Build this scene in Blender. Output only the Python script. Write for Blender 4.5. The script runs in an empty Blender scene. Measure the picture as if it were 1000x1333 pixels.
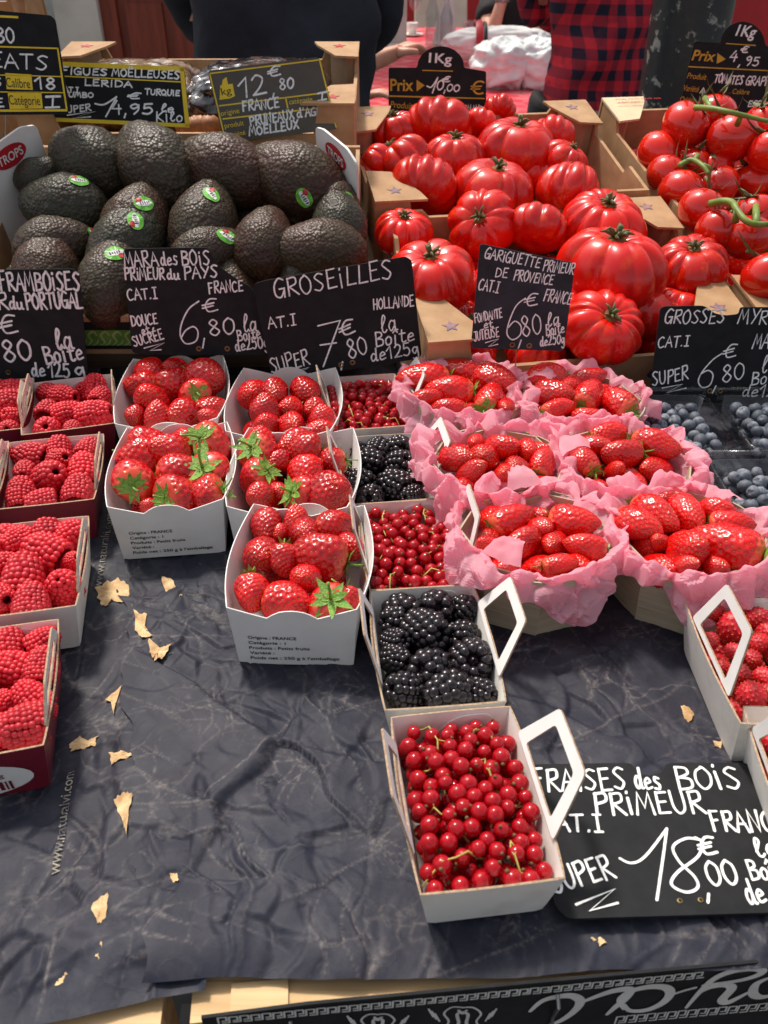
import bpy, bmesh, math, random
import numpy as np
from mathutils import Vector, Matrix, Quaternion, noise
R = math.radians
sc = bpy.context.scene
# ------------------------------------------------------------------ camera
CAM_H, TH, FPX = 0.49, R(35.0), 1098.0          # the table top is z = 0, the market floor z = -0.85
cam = bpy.data.cameras.new('camera'); cam_o = bpy.data.objects.new('camera', cam)
sc.collection.objects.link(cam_o); sc.camera = cam_o
cam_o.location = (0, 0, CAM_H); cam_o.rotation_euler = (R(90) - TH, 0, 0)
cam.sensor_fit = 'VERTICAL'; cam.sensor_height = 24; cam.lens = 24 * FPX / 1333
cam.clip_start = 0.02; cam.clip_end = 400
cam.dof.use_dof = True; cam.dof.focus_distance = 0.78; cam.dof.aperture_fstop = 9.0
# ------------------------------------------------------------------ light
SUN_DIR = Vector((0.30, -0.50, -1.0)).normalized()      # comes from behind the stall, a little from the left
w = bpy.data.worlds.new("World"); sc.world = w; w.use_nodes = True
nt = w.node_tree; bg = nt.nodes['Background']
sky = nt.nodes.new('ShaderNodeTexSky'); sky.sky_type = 'NISHITA'; sky.sun_disc = False
sky.sun_elevation = math.asin(-SUN_DIR.z); sky.sun_rotation = math.atan2(-SUN_DIR.x, -SUN_DIR.y)
sky.dust_density = 4.0
hz = nt.nodes.new('ShaderNodeHueSaturation'); hz.inputs['Saturation'].default_value = 0.35      # milky market-hall daylight
nt.links.new(sky.outputs[0], hz.inputs['Color']); nt.links.new(hz.outputs[0], bg.inputs[0]); bg.inputs[1].default_value = 0.15
sl = bpy.data.lights.new('sun', 'SUN'); sl.energy = 2.9; sl.angle = R(7.0); sl.color = (1.0, 0.91, 0.80)
so = bpy.data.objects.new('sun', sl); sc.collection.objects.link(so)
so.rotation_euler = SUN_DIR.to_track_quat('-Z', 'Y').to_euler(); so.location = (-1, 2, 4)
sc.view_settings.view_transform = 'Standard'; sc.view_settings.look = 'None'
sc.view_settings.exposure = 0.2; sc.view_settings.gamma = 1.0
sc.cycles.max_bounces = 8; sc.cycles.transparent_max_bounces = 12; sc.cycles.use_denoising = True
# ------------------------------------------------------------------ helpers
CAM = Vector((0, 0, CAM_H))
FW = Vector((0, math.cos(TH), -math.sin(TH))); UP = Vector((0, math.sin(TH), math.cos(TH)))
def ray(px, py): return FW * FPX + Vector((1, 0, 0)) * (px - 500) + UP * (666.5 - py)
def P(px, py, z=0.0):
    d = ray(px, py); return CAM + d * ((z - CAM_H) / d.z)
def PY(px, py, y):
    d = ray(px, py); return CAM + d * (y / d.y)
def PP(px, py, o, n):
    d = ray(px, py); return CAM + d * ((o - CAM).dot(n) / d.dot(n))
def depth(p): return (Vector(p) - CAM).dot(FW)
def link(o): sc.collection.objects.link(o); return o
def tag(o, label=None, cat=None, group=None, kind=None):
    if label: o['label'] = label
    if cat: o['category'] = cat
    if group: o['group'] = group
    if kind: o['kind'] = kind
    return o
def empty(name, loc=(0, 0, 0), label=None, cat=None, group=None, rotz=0.0):
    o = bpy.data.objects.new(name, None); link(o); o.location = loc; o.rotation_euler = (0, 0, rotz)
    o.empty_display_size = 0.02
    return tag(o, label, cat, group)
class MB:
    """collects geometry, then makes ONE mesh object"""
    def __init__(s): s.v = []; s.f = []; s.m = []
    def add(s, vs, fs, mat=0, mx=None):
        b = len(s.v)
        s.v += [tuple(mx @ Vector(q)) for q in vs] if mx is not None else [tuple(q) for q in vs]
        s.f += [tuple(i + b for i in f) for f in fs]; s.m += [mat] * len(fs)
    def box(s, x0, x1, y0, y1, z0, z1, mat=0, mx=None):
        s.add([(x0,y0,z0),(x1,y0,z0),(x1,y1,z0),(x0,y1,z0),(x0,y0,z1),(x1,y0,z1),(x1,y1,z1),(x0,y1,z1)],
              [(3,2,1,0),(4,5,6,7),(0,1,5,4),(1,2,6,5),(2,3,7,6),(3,0,4,7)], mat, mx)
    def tube(s, pts, rad, n=8, mat=0, mx=None, caps=True):
        pts = [Vector(p) for p in pts]; k = len(pts)
        rr = rad if isinstance(rad, (list, tuple)) else [rad] * k
        vs, fs = [], []; nx = None
        for i, p in enumerate(pts):
            t = (pts[min(i+1, k-1)] - pts[max(i-1, 0)])
            t = t.normalized() if t.length > 1e-9 else Vector((0, 0, 1))
            if nx is None: nx = t.orthogonal().normalized()
            nx = (nx - t * nx.dot(t)); nx = nx.normalized() if nx.length > 1e-6 else t.orthogonal().normalized()
            b = t.cross(nx)
            for j in range(n):
                a = 2 * math.pi * j / n
                vs.append(p + (nx * math.cos(a) + b * math.sin(a)) * rr[i])
        for i in range(k - 1):
            for j in range(n):
                fs.append((i*n+j, i*n+(j+1) % n, (i+1)*n+(j+1) % n, (i+1)*n+j))
        if caps: fs.append(tuple(range(n))[::-1]); fs.append(tuple((k-1)*n+j for j in range(n)))
        s.add(vs, fs, mat, mx)
    def lathe(s, prof, n=20, mat=0, mx=None):
        vs, fs = [], []
        for (r, z) in prof:
            for j in range(n):
                a = 2*math.pi*j/n; vs.append((r*math.cos(a), r*math.sin(a), z))
        for i in range(len(prof)-1):
            for j in range(n): fs.append((i*n+j, i*n+(j+1) % n, (i+1)*n+(j+1) % n, (i+1)*n+j))
        s.add(vs, fs, mat, mx)
    def ball(s, c, r, nu=10, nv=7, mat=0, sc3=(1, 1, 1), mx=None):
        vs = [(c[0], c[1], c[2] - r*sc3[2])]; fs = []
        for i in range(1, nv):
            th = math.pi * i / nv
            for j in range(nu):
                a = 2*math.pi*j/nu
                vs.append((c[0]+r*sc3[0]*math.sin(th)*math.cos(a), c[1]+r*sc3[1]*math.sin(th)*math.sin(a), c[2]-r*sc3[2]*math.cos(th)))
        vs.append((c[0], c[1], c[2] + r*sc3[2])); top = len(vs) - 1
        for j in range(nu): fs.append((0, 1+(j+1) % nu, 1+j))
        for i in range(nv-2):
            for j in range(nu):
                a = 1+i*nu; fs.append((a+j, a+(j+1) % nu, a+nu+(j+1) % nu, a+nu+j))
        a = 1+(nv-2)*nu
        for j in range(nu): fs.append((a+j, a+(j+1) % nu, top))
        s.add(vs, fs, mat, mx)
    def prism(s, poly, t, mat=0, mx=None):
        """flat outline (x, y) from z=-t to z=0"""
        n = len(poly)
        vs = [(x, y, 0) for x, y in poly] + [(x, y, -t) for x, y in poly]
        ar = sum(poly[i][0]*poly[(i+1) % n][1]-poly[(i+1) % n][0]*poly[i][1] for i in range(n))
        fs = [tuple(range(n)), tuple(range(n, 2*n))[::-1]] + [(i, i+n, (i+1) % n+n, (i+1) % n) for i in range(n)]
        if ar < 0: fs = [f[::-1] for f in fs]
        s.add(vs, fs, mat, mx)
    def mesh(s, name, mats, smooth=False):
        me = bpy.data.meshes.new(name); me.from_pydata(s.v, [], s.f)
        for m in mats: me.materials.append(m)
        me.polygons.foreach_set('material_index', s.m)
        if smooth: me.polygons.foreach_set('use_smooth', [True]*len(s.f))
        me.update(); return me
    def build(s, name, mats, parent=None, smooth=False, mw=None):
        if not isinstance(mats, (list, tuple)): mats = [mats]
        o = bpy.data.objects.new(name, s.mesh(name, mats, smooth)); link(o)
        if parent is not None: o.parent = parent
        if mw is not None: o.matrix_world = mw
        return o
def obj(name, me, parent=None):
    o = bpy.data.objects.new(name, me); link(o)
    if parent is not None: o.parent = parent
    return o
def grid_mesh(name, V, mats, closed_u=False, smooth=True, mat_idx=None):
    """V: (nv, nu, 3) array"""
    nv, nu = V.shape[:2]
    idx = np.arange(nv*nu).reshape(nv, nu)
    if closed_u: idx2 = np.concatenate([idx, idx[:, :1]], 1)
    else: idx2 = idx
    F = np.stack([idx2[:-1, :-1], idx2[:-1, 1:], idx2[1:, 1:], idx2[1:, :-1]], -1).reshape(-1, 4)
    me = bpy.data.meshes.new(name)
    me.vertices.add(nv*nu); me.vertices.foreach_set('co', V.reshape(-1).astype(np.float32))
    n = len(F); me.loops.add(n*4); me.loops.foreach_set('vertex_index', F.reshape(-1).astype(np.int32))
    me.polygons.add(n); me.polygons.foreach_set('loop_start', np.arange(0, n*4, 4, dtype=np.int32))
    me.polygons.foreach_set('loop_total', np.full(n, 4, dtype=np.int32))
    me.polygons.foreach_set('use_smooth', np.full(n, smooth))
    if mat_idx is not None: me.polygons.foreach_set('material_index', mat_idx.astype(np.int32))
    for m in mats: me.materials.append(m)
    me.update(calc_edges=True); me.validate(); return me
def copy_tree(o, parent=None):
    c = o.copy(); link(c); c.parent = parent
    if parent is not None: c.matrix_parent_inverse = o.matrix_parent_inverse
    for ch in list(o.children): copy_tree(ch, c)
    return c
def solidify(o, t, off=-1.0, moff=0, roff=0):
    m = o.modifiers.new('thick', 'SOLIDIFY'); m.thickness = t; m.offset = off
    m.material_offset = moff; m.material_offset_rim = roff; m.use_even_offset = False
    return o
# ------------------------------------------------------------------ materials
def srgb(r, g, b):
    f = lambda c: (c/255/12.92 if c/255 <= 0.04045 else ((c/255+0.055)/1.055)**2.4)
    return (f(r), f(g), f(b), 1)
class NT:
    def __init__(s, name):
        s.m = bpy.data.materials.new(name); s.m.use_nodes = True; s.t = s.m.node_tree
        s.b = s.t.nodes['Principled BSDF']; s.out = s.t.nodes['Material Output']
    def n(s, typ, **kw):
        o = s.t.nodes.new(typ)
        for k, v in kw.items():
            if k in ('i',):
                for a, b in v.items(): o.inputs[a].default_value = b
            else: setattr(o, k, v)
        return o
    def l(s, a, b): s.t.links.new(a, b)
    def coord(s, which='Object'):
        return s.n('ShaderNodeTexCoord').outputs[which]
    def noise(s, scale, detail=4, rough=.55, vec=None):
        o = s.n('ShaderNodeTexNoise', i={'Scale': scale, 'Detail': detail, 'Roughness': rough})
        s.l(vec if vec is not None else s.coord(), o.inputs['Vector']); return o
    def mix(s, fac, a, b, mode='MIX'):
        o = s.n('ShaderNodeMix', data_type='RGBA', blend_type=mode)
        if hasattr(fac, 'is_linked') or hasattr(fac, 'links'): s.l(fac, o.inputs[0])
        else: o.inputs[0].default_value = fac
        for k, v in ((6, a), (7, b)):
            if isinstance(v, (tuple, list)): o.inputs[k].default_value = v
            else: s.l(v, o.inputs[k])
        return o.outputs[2]
    def ramp(s, fac, p0, p1, c0=(0, 0, 0, 1), c1=(1, 1, 1, 1)):
        o = s.n('ShaderNodeValToRGB'); e = o.color_ramp.elements
        e[0].position = p0; e[1].position = p1; e[0].color = c0; e[1].color = c1
        s.l(fac, o.inputs[0]); return o.outputs[0]
    def math(s, op, a, b=None):
        o = s.n('ShaderNodeMath', operation=op)
        for k, v in ((0, a), (1, b)):
            if v is None: continue
            if isinstance(v, (int, float)): o.inputs[k].default_value = v
            else: s.l(v, o.inputs[k])
        return o.outputs[0]
    def bump(s, h, strength=.3, dist=.002):
        o = s.n('ShaderNodeBump', i={'Strength': strength, 'Distance': dist})
        s.l(h, o.inputs['Height']); s.l(o.outputs[0], s.b.inputs['Normal']); return o
    def set(s, **kw):
        names = dict(rough='Roughness', spec='Specular IOR Level', coat='Coat Weight', coatr='Coat Roughness', sss='Subsurface Weight',
                     trans='Transmission Weight', metal='Metallic', ior='IOR', sheen='Sheen Weight', alpha='Alpha')
        for k, v in kw.items():
            if k == 'col':
                if isinstance(v, (tuple, list)): s.b.inputs['Base Color'].default_value = v
                else: s.l(v, s.b.inputs['Base Color'])
            elif k == 'sssr': s.b.inputs['Subsurface Radius'].default_value = v
            elif k == 'ssss': s.b.inputs['Subsurface Scale'].default_value = v
            else: s.b.inputs[names[k]].default_value = v
        return s
def simple(name, c0, c1=None, scale=20, rough=.6, bump=0.0, bscale=None, bdist=.001, detail=5, lo=.35, hi=.65, **kw):
    m = NT(name); c1 = c1 or tuple(x*.75 for x in c0[:3])+(1,)
    nz = m.noise(scale, detail)
    m.set(col=m.mix(m.ramp(nz.outputs['Fac'], lo, hi), c0, c1), rough=rough, **kw)
    if bump: m.bump(m.noise(bscale or scale*4, 4).outputs['Fac'], bump, bdist)
    return m.m
M = {}
M['card'] = simple('brown_cardboard', srgb(186, 148, 108), srgb(166, 127, 88), 35, .75, .25, 300, .0006)
M['card_d'] = simple('dark_cardboard', srgb(150, 118, 86), srgb(122, 95, 70), 25, .8, .25, 300, .0006)
M['card_in'] = simple('cardboard_inside', srgb(172, 140, 108), srgb(150, 120, 92), 25, .8, .2, 300, .0006)
M['white'] = simple('white_card', srgb(232, 230, 226), srgb(222, 219, 214), 22, .6, .12, 260, .0004)
M['white2'] = simple('white_card_stained', srgb(230, 226, 218), srgb(205, 196, 184), 30, .65, .15, 220, .0004, lo=.5, hi=.8)
M['edge'] = simple('raw_card_edge', srgb(186, 160, 132), srgb(150, 122, 95), 400, .85)
M['wine'] = simple('printed_wine_red', srgb(120, 22, 42), srgb(104, 18, 36), 30, .45)
M['black'] = simple('black_board', srgb(33, 34, 36), srgb(24, 25, 27), 60, .7, .2, 500, .0003, spec=.22)
M['slate'] = simple('chalky_board', srgb(52, 56, 63), srgb(36, 39, 44), 28, .7, .2, 500, .0003, spec=.25)
M['chalk'] = simple('white_chalk_ink', srgb(240, 240, 237), srgb(176, 178, 180), 240, .7, lo=.48, hi=.78)
M['yellow'] = simple('yellow_print', srgb(238, 208, 40), srgb(225, 190, 30), 40, .5)
M['gold'] = simple('gold_print', srgb(206, 164, 40), srgb(180, 140, 30), 60, .45)
M['ink'] = simple('black_ink', srgb(28, 28, 30), srgb(20, 20, 22), 60, .6)
M['red_ink'] = simple('red_ink', srgb(190, 28, 42), srgb(170, 22, 36), 60, .5)
M['blue_ink'] = simple('blue_ink', srgb(44, 62, 120), srgb(36, 50, 105), 60, .5)
M['metal'] = simple('steel_wire', srgb(170, 170, 170), srgb(140, 140, 140), 60, .3, metal=.9)
M['brass'] = simple('brass_eyelet', srgb(150, 130, 90), srgb(110, 95, 60), 60, .35, metal=.8)
M['wood'] = None
def wood(name, c0, c1, axis=(3, 60, 60), rough=.65):
    m = NT(name); mp = m.n('ShaderNodeMapping'); m.l(m.coord(), mp.inputs[0]); mp.inputs['Scale'].default_value = axis
    a = m.noise(1.0, 6, .6, mp.outputs[0]); b = m.noise(3.5, 3, .5, mp.outputs[0])
    c = m.mix(m.ramp(a.outputs['Fac'], .35, .7), c0, c1)
    m.set(col=m.mix(m.ramp(b.outputs['Fac'], .6, .75), c, tuple(x*.7 for x in c1[:3])+(1,)), rough=rough)
    m.bump(a.outputs['Fac'], .3, .0008); return m.m
M['wood'] = wood('pale_poplar', srgb(222, 190, 140), srgb(176, 136, 88))
M['board'] = wood('dark_boards', srgb(88, 68, 52), srgb(60, 45, 34))
M['veneer'] = wood('basket_veneer', srgb(186, 174, 148), srgb(165, 152, 126), (8, 8, 160), .6)
M['door'] = wood('varnished_door', srgb(150, 66, 42), srgb(118, 46, 30), (30, 30, 3), .35)
# fruit ----------------------------------------------------------------
def fruit(name, c0, c1, scale=1.2, rough=.28, coat=.35, sss=.12, sr=(.5, .08, .05), bump=0, bscale=8, bdist=.03, lo=.4, hi=.62, ssss=.2, pale=0):
    m = NT(name); inf = m.n('ShaderNodeObjectInfo')
    nz = m.noise(scale, 4)
    c = m.mix(m.ramp(nz.outputs['Fac'], lo, hi), c0, c1)
    hs = m.n('ShaderNodeHueSaturation'); m.l(c, hs.inputs['Color'])
    m.l(m.math('MULTIPLY_ADD', inf.outputs['Random'], .36), hs.inputs['Value'])
    hs.inputs['Value'].links[0].from_node.inputs[2].default_value = .82
    if bump < 0: hs2 = m.mix(m.ramp(m.noise(3.2, 5, .6).outputs['Fac'], .52, .72), hs.outputs[0], srgb(222, 64, 22)); bump = 0
    else: hs2 = hs.outputs[0]
    if pale:
        sz = m.n('ShaderNodeSeparateXYZ'); m.l(m.coord(), sz.inputs[0]); wob = m.math('MULTIPLY_ADD', nz.outputs['Fac'], .5); wob.node.inputs[2].default_value = -.25
        hs2 = m.mix(m.ramp(m.math('ADD', m.math('MULTIPLY', sz.outputs[2], -1.0), wob), pale, pale+.55, (0, 0, 0, 1), (.85, .85, .85, 1)), hs2, srgb(226, 92, 62))
    m.set(col=hs2, rough=rough, coat=coat, coatr=.12, sss=sss, sssr=sr, ssss=ssss)
    if bump: m.bump(m.noise(bscale, 3).outputs['Fac'], bump, bdist)
    return m.m
M['straw'] = fruit('strawberry_skin', srgb(206, 14, 20), srgb(176, 6, 15), 1.4, .22, .25, .03, pale=.52)
M['garig'] = fruit('long_strawberry_skin', srgb(212, 17, 15), srgb(190, 9, 12), 1.4, .2, .35, .03, pale=.95)
M['seed'] = simple('strawberry_seed', srgb(214, 150, 60), srgb(190, 100, 40), 3, .4)
M['rasp'] = fruit('raspberry_drupes', srgb(212, 26, 42), srgb(190, 15, 33), 1.6, .5, .05, .10)
M['rasp_in'] = simple('raspberry_hollow', srgb(175, 40, 55), srgb(150, 25, 42), 3, .6)
M['wild'] = fruit('wild_strawberry_skin', srgb(196, 16, 34), srgb(160, 8, 24), 1.4, .5, .05, .08)
M['black_b'] = fruit('blackberry_drupes', srgb(32, 22, 27), srgb(20, 17, 22), 1.6, .24, .15, 0)
M['curr'] = NT('redcurrant_skin').set(rough=.08, coat=.2, trans=.30, sss=.12, sssr=(.6, .05, .05), ssss=.5, ior=1.4)
_m = M['curr']; _c = _m.coord(); _s = _m.n('ShaderNodeSeparateXYZ'); _m.l(_c, _s.inputs[0])
_an = _m.math('ARCTAN2', _s.outputs[1], _s.outputs[0]); _ln = _m.math('ABSOLUTE', _m.math('SINE', _m.math('MULTIPLY', _an, 6.0)))
_m.set(col=_m.mix(_m.ramp(_ln, .0, .22), srgb(214, 44, 50), _m.mix(_m.ramp(_m.noise(1.5).outputs['Fac'], .4, .6), srgb(206, 14, 30), srgb(176, 5, 22)))); M['curr'] = _m.m
M['currend'] = simple('currant_remnant', srgb(120, 92, 50), srgb(80, 60, 32), 4, .8)
M['stalk'] = simple('pale_stalk', srgb(190, 170, 90), srgb(160, 150, 70), 200, .6)
M['leaf'] = simple('strawberry_leaf', srgb(140, 178, 70), srgb(92, 142, 44), 6, .5, .3, 12, .02)
M['tom'] = fruit('ribbed_tomato_skin', srgb(218, 26, 9), srgb(198, 13, 8), .9, .27, .14, .02, bump=-1)
M['vine'] = fruit('vine_tomato_skin', srgb(222, 36, 10), srgb(206, 22, 8), .8, .15, .4, .03)
M['tomstem'] = simple('tomato_stem', srgb(98, 106, 58), srgb(76, 78, 44), 6, .6)
M['scar'] = simple('tomato_scar', srgb(170, 120, 60), srgb(130, 80, 40), 6, .8)
_m = NT('avocado_skin'); _v = _m.n('ShaderNodeTexVoronoi', i={'Scale': 11.0}); _m.l(_m.coord(), _v.inputs['Vector'])
_i = _m.n('ShaderNodeObjectInfo')
_c = _m.mix(_m.ramp(_m.noise(1.1, 3).outputs['Fac'], .38, .62), srgb(62, 49, 34), srgb(66, 40, 32))
_c = _m.mix(_m.ramp(_i.outputs['Random'], .45, .85), _c, _m.mix(_m.ramp(_m.noise(2.0, 3).outputs['Fac'], .4, .6), srgb(52, 52, 40), srgb(48, 42, 34)))
_c = _m.mix(_m.ramp(_v.outputs['Distance'], .1, .5, (.25, .25, .25, 1), (0, 0, 0, 1)), _c, srgb(110, 92, 66))
_m.set(col=_c, rough=.42, spec=.30); _m.bump(_v.outputs['Distance'], .22, .012)
_m.t.nodes['Bump'].invert = True; M['avo'] = _m.m
_m = NT('blueberry_skin'); _i = _m.n('ShaderNodeObjectInfo')
_c = _m.mix(_m.ramp(_m.noise(1.6, 4).outputs['Fac'], .35, .65), srgb(140, 146, 156), srgb(86, 92, 103))
_m.set(col=_m.mix(_i.outputs['Random'], _c, srgb(72, 78, 88)), rough=.62); M['blue'] = _m.m
_m = NT('pink_tissue'); _n = _m.noise(22, 5)
_m.set(col=_m.mix(_m.ramp(_n.outputs['Fac'], .35, .7), srgb(255, 204, 216), srgb(252, 184, 202)), rough=.7)
_m.bump(_m.noise(90, 4).outputs['Fac'], .5, .0012)
_tr = _m.n('ShaderNodeBsdfTranslucent', i={'Color': srgb(255, 182, 198)}); _mx = _m.n('ShaderNodeMixShader', i={0: .58})
_m.l(_m.b.outputs[0], _mx.inputs[1]); _m.l(_tr.outputs[0], _mx.inputs[2]); _m.l(_mx.outputs[0], _m.out.inputs[0]); M['tissue'] = _m.m
def clear(name, tint, fac=.86, rough=.08, gl_=.55):
    m = NT(name); tr = m.n('ShaderNodeBsdfTransparent', i={'Color': tint}); gl = m.n('ShaderNodeBsdfGlossy', i={'Roughness': rough})
    fr = m.n('ShaderNodeLayerWeight', i={'Blend': .25}); nz = m.noise(60, 3)
    f = m.math('ADD', m.math('MULTIPLY', m.math('POWER', fr.outputs['Facing'], 2.0), gl_), m.math('MULTIPLY', nz.outputs['Fac'], (1-fac)*.8))
    bp = m.n('ShaderNodeBump', i={'Strength': .4, 'Distance': .002}); m.l(nz.outputs['Fac'], bp.inputs['Height']); m.l(bp.outputs[0], gl.inputs['Normal'])
    mx = m.n('ShaderNodeMixShader'); m.l(f, mx.inputs[0]); m.l(tr.outputs[0], mx.inputs[1]); m.l(gl.outputs[0], mx.inputs[2])
    m.l(mx.outputs[0], m.out.inputs[0]); return m.m
M['plastic'] = clear('clear_plastic', (.95, .96, .96, 1), .86, .12)
M['glass'] = clear('clear_glass', (.90, .93, .93, 1), .85, .05, .9)
# ------------------------------------------------------------------ hand lettering (a stroke alphabet) and printed text
GL = {
'A':(7,'0,0 3.5,10 7,0|1.3,4 5.8,4'),'B':(7,'1,0 1,10|~1,10 5,9.5 5.5,7 1.5,5.3|~1.5,5.3 6,4.5 6,1 1,0'),'C':(7,'~6,9 4,10 1,7.5 .5,3.5 2.5,.2 6.3,1.2'),
'D':(7.5,'1,0 1,10|~1,10 5,9 7,5.5 5.5,1.5 1,0'),'E':(6.5,'1.5,9.8 1,.2|1.5,9.6 6,9.9|1,.2 6,.5|1.3,5.2 5,5.5'),'F':(6.5,'1.5,10 1,0|1.5,9.8 6,10|1.3,5.2 4.8,5.6'),
'G':(7,'~6.3,9 3.5,10 .7,6.5 1,1.5 4,.2 6.3,3.5|3.5,4.5 6.5,4.6 6.2,0'),'H':(7,'1,0 1,10|6,0 6.3,10|1,5 6.2,5.2'),'I':(6,'3,0 3,10|1,10 5,10|1,0 5,0'),
'J':(6.5,'~5,10 5,2 3,0 .8,1.5|2,10 7,10'),'K':(7,'1,0 1,10|6,10 1.2,5 6.5,0'),'L':(6,'1.5,10 1,.3 6,.5'),'M':(8.5,'0,0 1.5,10 4,3 6.5,10 8,0'),'N':(7.2,'.5,0 1,10 5.7,.3 6.5,10'),
'O':(7.2,'~4,10 1,8 .5,3.5 3,0 6,2 6.5,6.5 4,10 3,9.7'),'P':(6.5,'1,0 1.3,10|~1,9.7 5.5,10 6,6.5 1.5,4.8'),'Q':(7.2,'~4,10 1,8 .5,3.5 3,0 6,2 6.5,6.5 4,10|4,2.5 7,-1'),
'R':(7,'1,0 1.3,10|~1,9.7 5.5,10 5.7,6.5 1.8,5|1.8,5 6.8,0'),'S':(6.6,'~6,9.2 3.5,10 1.3,8 3.5,5.5 5.5,3 3.5,.3 .5,1.2'),'T':(7,'.2,9.8 6.8,10|3.5,10 3.3,0'),
'U':(7,'~.8,10 .8,3 3,.2 5.8,2.5 6.3,10'),'V':(6.8,'0,10 3,0 6.5,10'),'X':(6.5,'.5,0 6,10|.5,10 6.5,0'),'Y':(6.6,'.3,10 3.3,5.3|6.5,10 2,0'),'Z':(6.8,'.5,9.8 6,10 .5,.2 6.5,.5'),
'i':(3,'1.4,0 1.4,7|1.4,9.2 1.6,9.8'),'a':(6.5,'~5,5 2.5,6 .7,3 2,.2 4.5,3 5,6|~5,6 5,1 6.5,.3'),'d':(6.4,'~5,4.5 2.5,6 .7,3 2,.2 4.5,2.5 5.2,10|~5.2,10 5,1 6.3,.3'),
'e':(6,'~.8,3 5,4 3.5,6 1,4 1.5,.5 5.5,1.2'),'g':(6,'~5,5 2.5,6 .7,3.5 2.5,1 4.8,4.5|~5,6 5,-2 2.5,-4 .7,-2.5'),'l':(4.6,'~1,3 4,8 3,10 1.7,7 1.5,1.5 3,.2 4.5,1.5'),
'o':(5.6,'~3,6 .7,4 1.5,.3 4.5,1 5,4.5 3,6'),'s':(5.6,'~5,5.5 2.5,6 2,4 4.5,2.3 3.5,.3 .8,.6'),'t':(5.5,'~2.5,9 2.3,1.5 4,.2 5.5,1|.5,6.3 5,6.6'),'u':(6.2,'~.8,6 .8,1.5 2.5,.2 4.7,2.5 5,6|~5,6 5,1 6.2,.3'),
'r':(5,'1,6 1,0|~1,4 3,6 4.5,5.3'),'n':(6,'1,6 1,0|~1,4 3.5,6 4.8,4 4.8,0'),'î':(4,'1.7,0 1.7,6|.2,8 1.9,9.8 3.6,8'),
'0':(6.6,'~3.5,10 1,7.5 .7,3 3,0 5.8,2.5 6,7.5 3.5,10'),'1':(5,'0,6.5 3.5,10 3.3,0'),'2':(6.6,'~.8,8 3,10 5.5,8 4,4 .5,.2|.5,.2 6.3,.5'),'4':(7,'4,10 .5,4 6.3,4|5,7 4.6,0'),
'5':(6.6,'5.8,10 1.7,9.8 1.3,5.8|~1.3,5.8 4.5,6.3 5.8,3 3.5,.2 .5,1'),'6':(6.4,'~5,10.5 1.8,6.5 .7,3 2.5,.1 5.3,1.5 5.2,4.5 3,5.5 1,3.5'),'7':(6.8,'.5,9.8 6,10 2.5,0|1.5,5 5.2,5.2'),
'8':(6.6,'~5,8.8 3.3,10 1.3,8 3.5,5.3 5.8,2.5 3.3,0 .8,2.3 3,5 5.2,7.5 5,8.8'),'9':(6.4,'~5.5,8 3.5,10 1,8 2.5,5.5 5.3,7.3|~5.5,9 5.3,4 3,0'),
'€':(7,'~6.3,9.3 3.5,10 1.3,6 2,1 6,1|0,6.3 5,6.8|-.2,4.2 4.5,4.7'),',':(3,'1.7,1.5 .7,-2.5'),'.':(2.5,'1,.1 1.3,.7'),"'":(2,'1,10 .7,8'),' ':(4,''),
'É':(6.5,'1.5,9.8 1,.2|1.5,9.6 6,9.9|1,.2 6,.5|1.3,5.2 5,5.5|3,11.2 5,13'),'Ë':(6.5,'1.5,9.8 1,.2|1.5,9.6 6,9.9|1,.2 6,.5|1.3,5.2 5,5.5|2.6,11.6 2.8,12.1|4.8,11.6 5,12.1'),
'Î':(6,'3,0 3,9.4|1.4,11 3,12.6 4.6,11')}
def smooth_path(p, k=6):
    if len(p) < 3: return p
    q = [p[0]] + p + [p[-1]]; out = []
    for i in range(1, len(q)-2):
        a, b, c, d = q[i-1], q[i], q[i+1], q[i+2]
        for j in range(k):
            t = j/k
            out.append(tuple(.5*((2*b[n])+(-a[n]+c[n])*t+(2*a[n]-5*b[n]+4*c[n]-d[n])*t*t+(-a[n]+3*b[n]-3*c[n]+d[n])*t**3) for n in (0, 1)))
    out.append(p[-1]); return out
def glyph_strokes(ch):
    wd, s = GL[ch]; out = []
    for st in s.split('|'):
        if not st: continue
        sm = st[0] == '~'; pts = [tuple(float(c) for c in q.split(',')) for q in st.lstrip('~').split()]
        out.append(smooth_path(pts) if sm else pts)
    return wd, out
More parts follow.
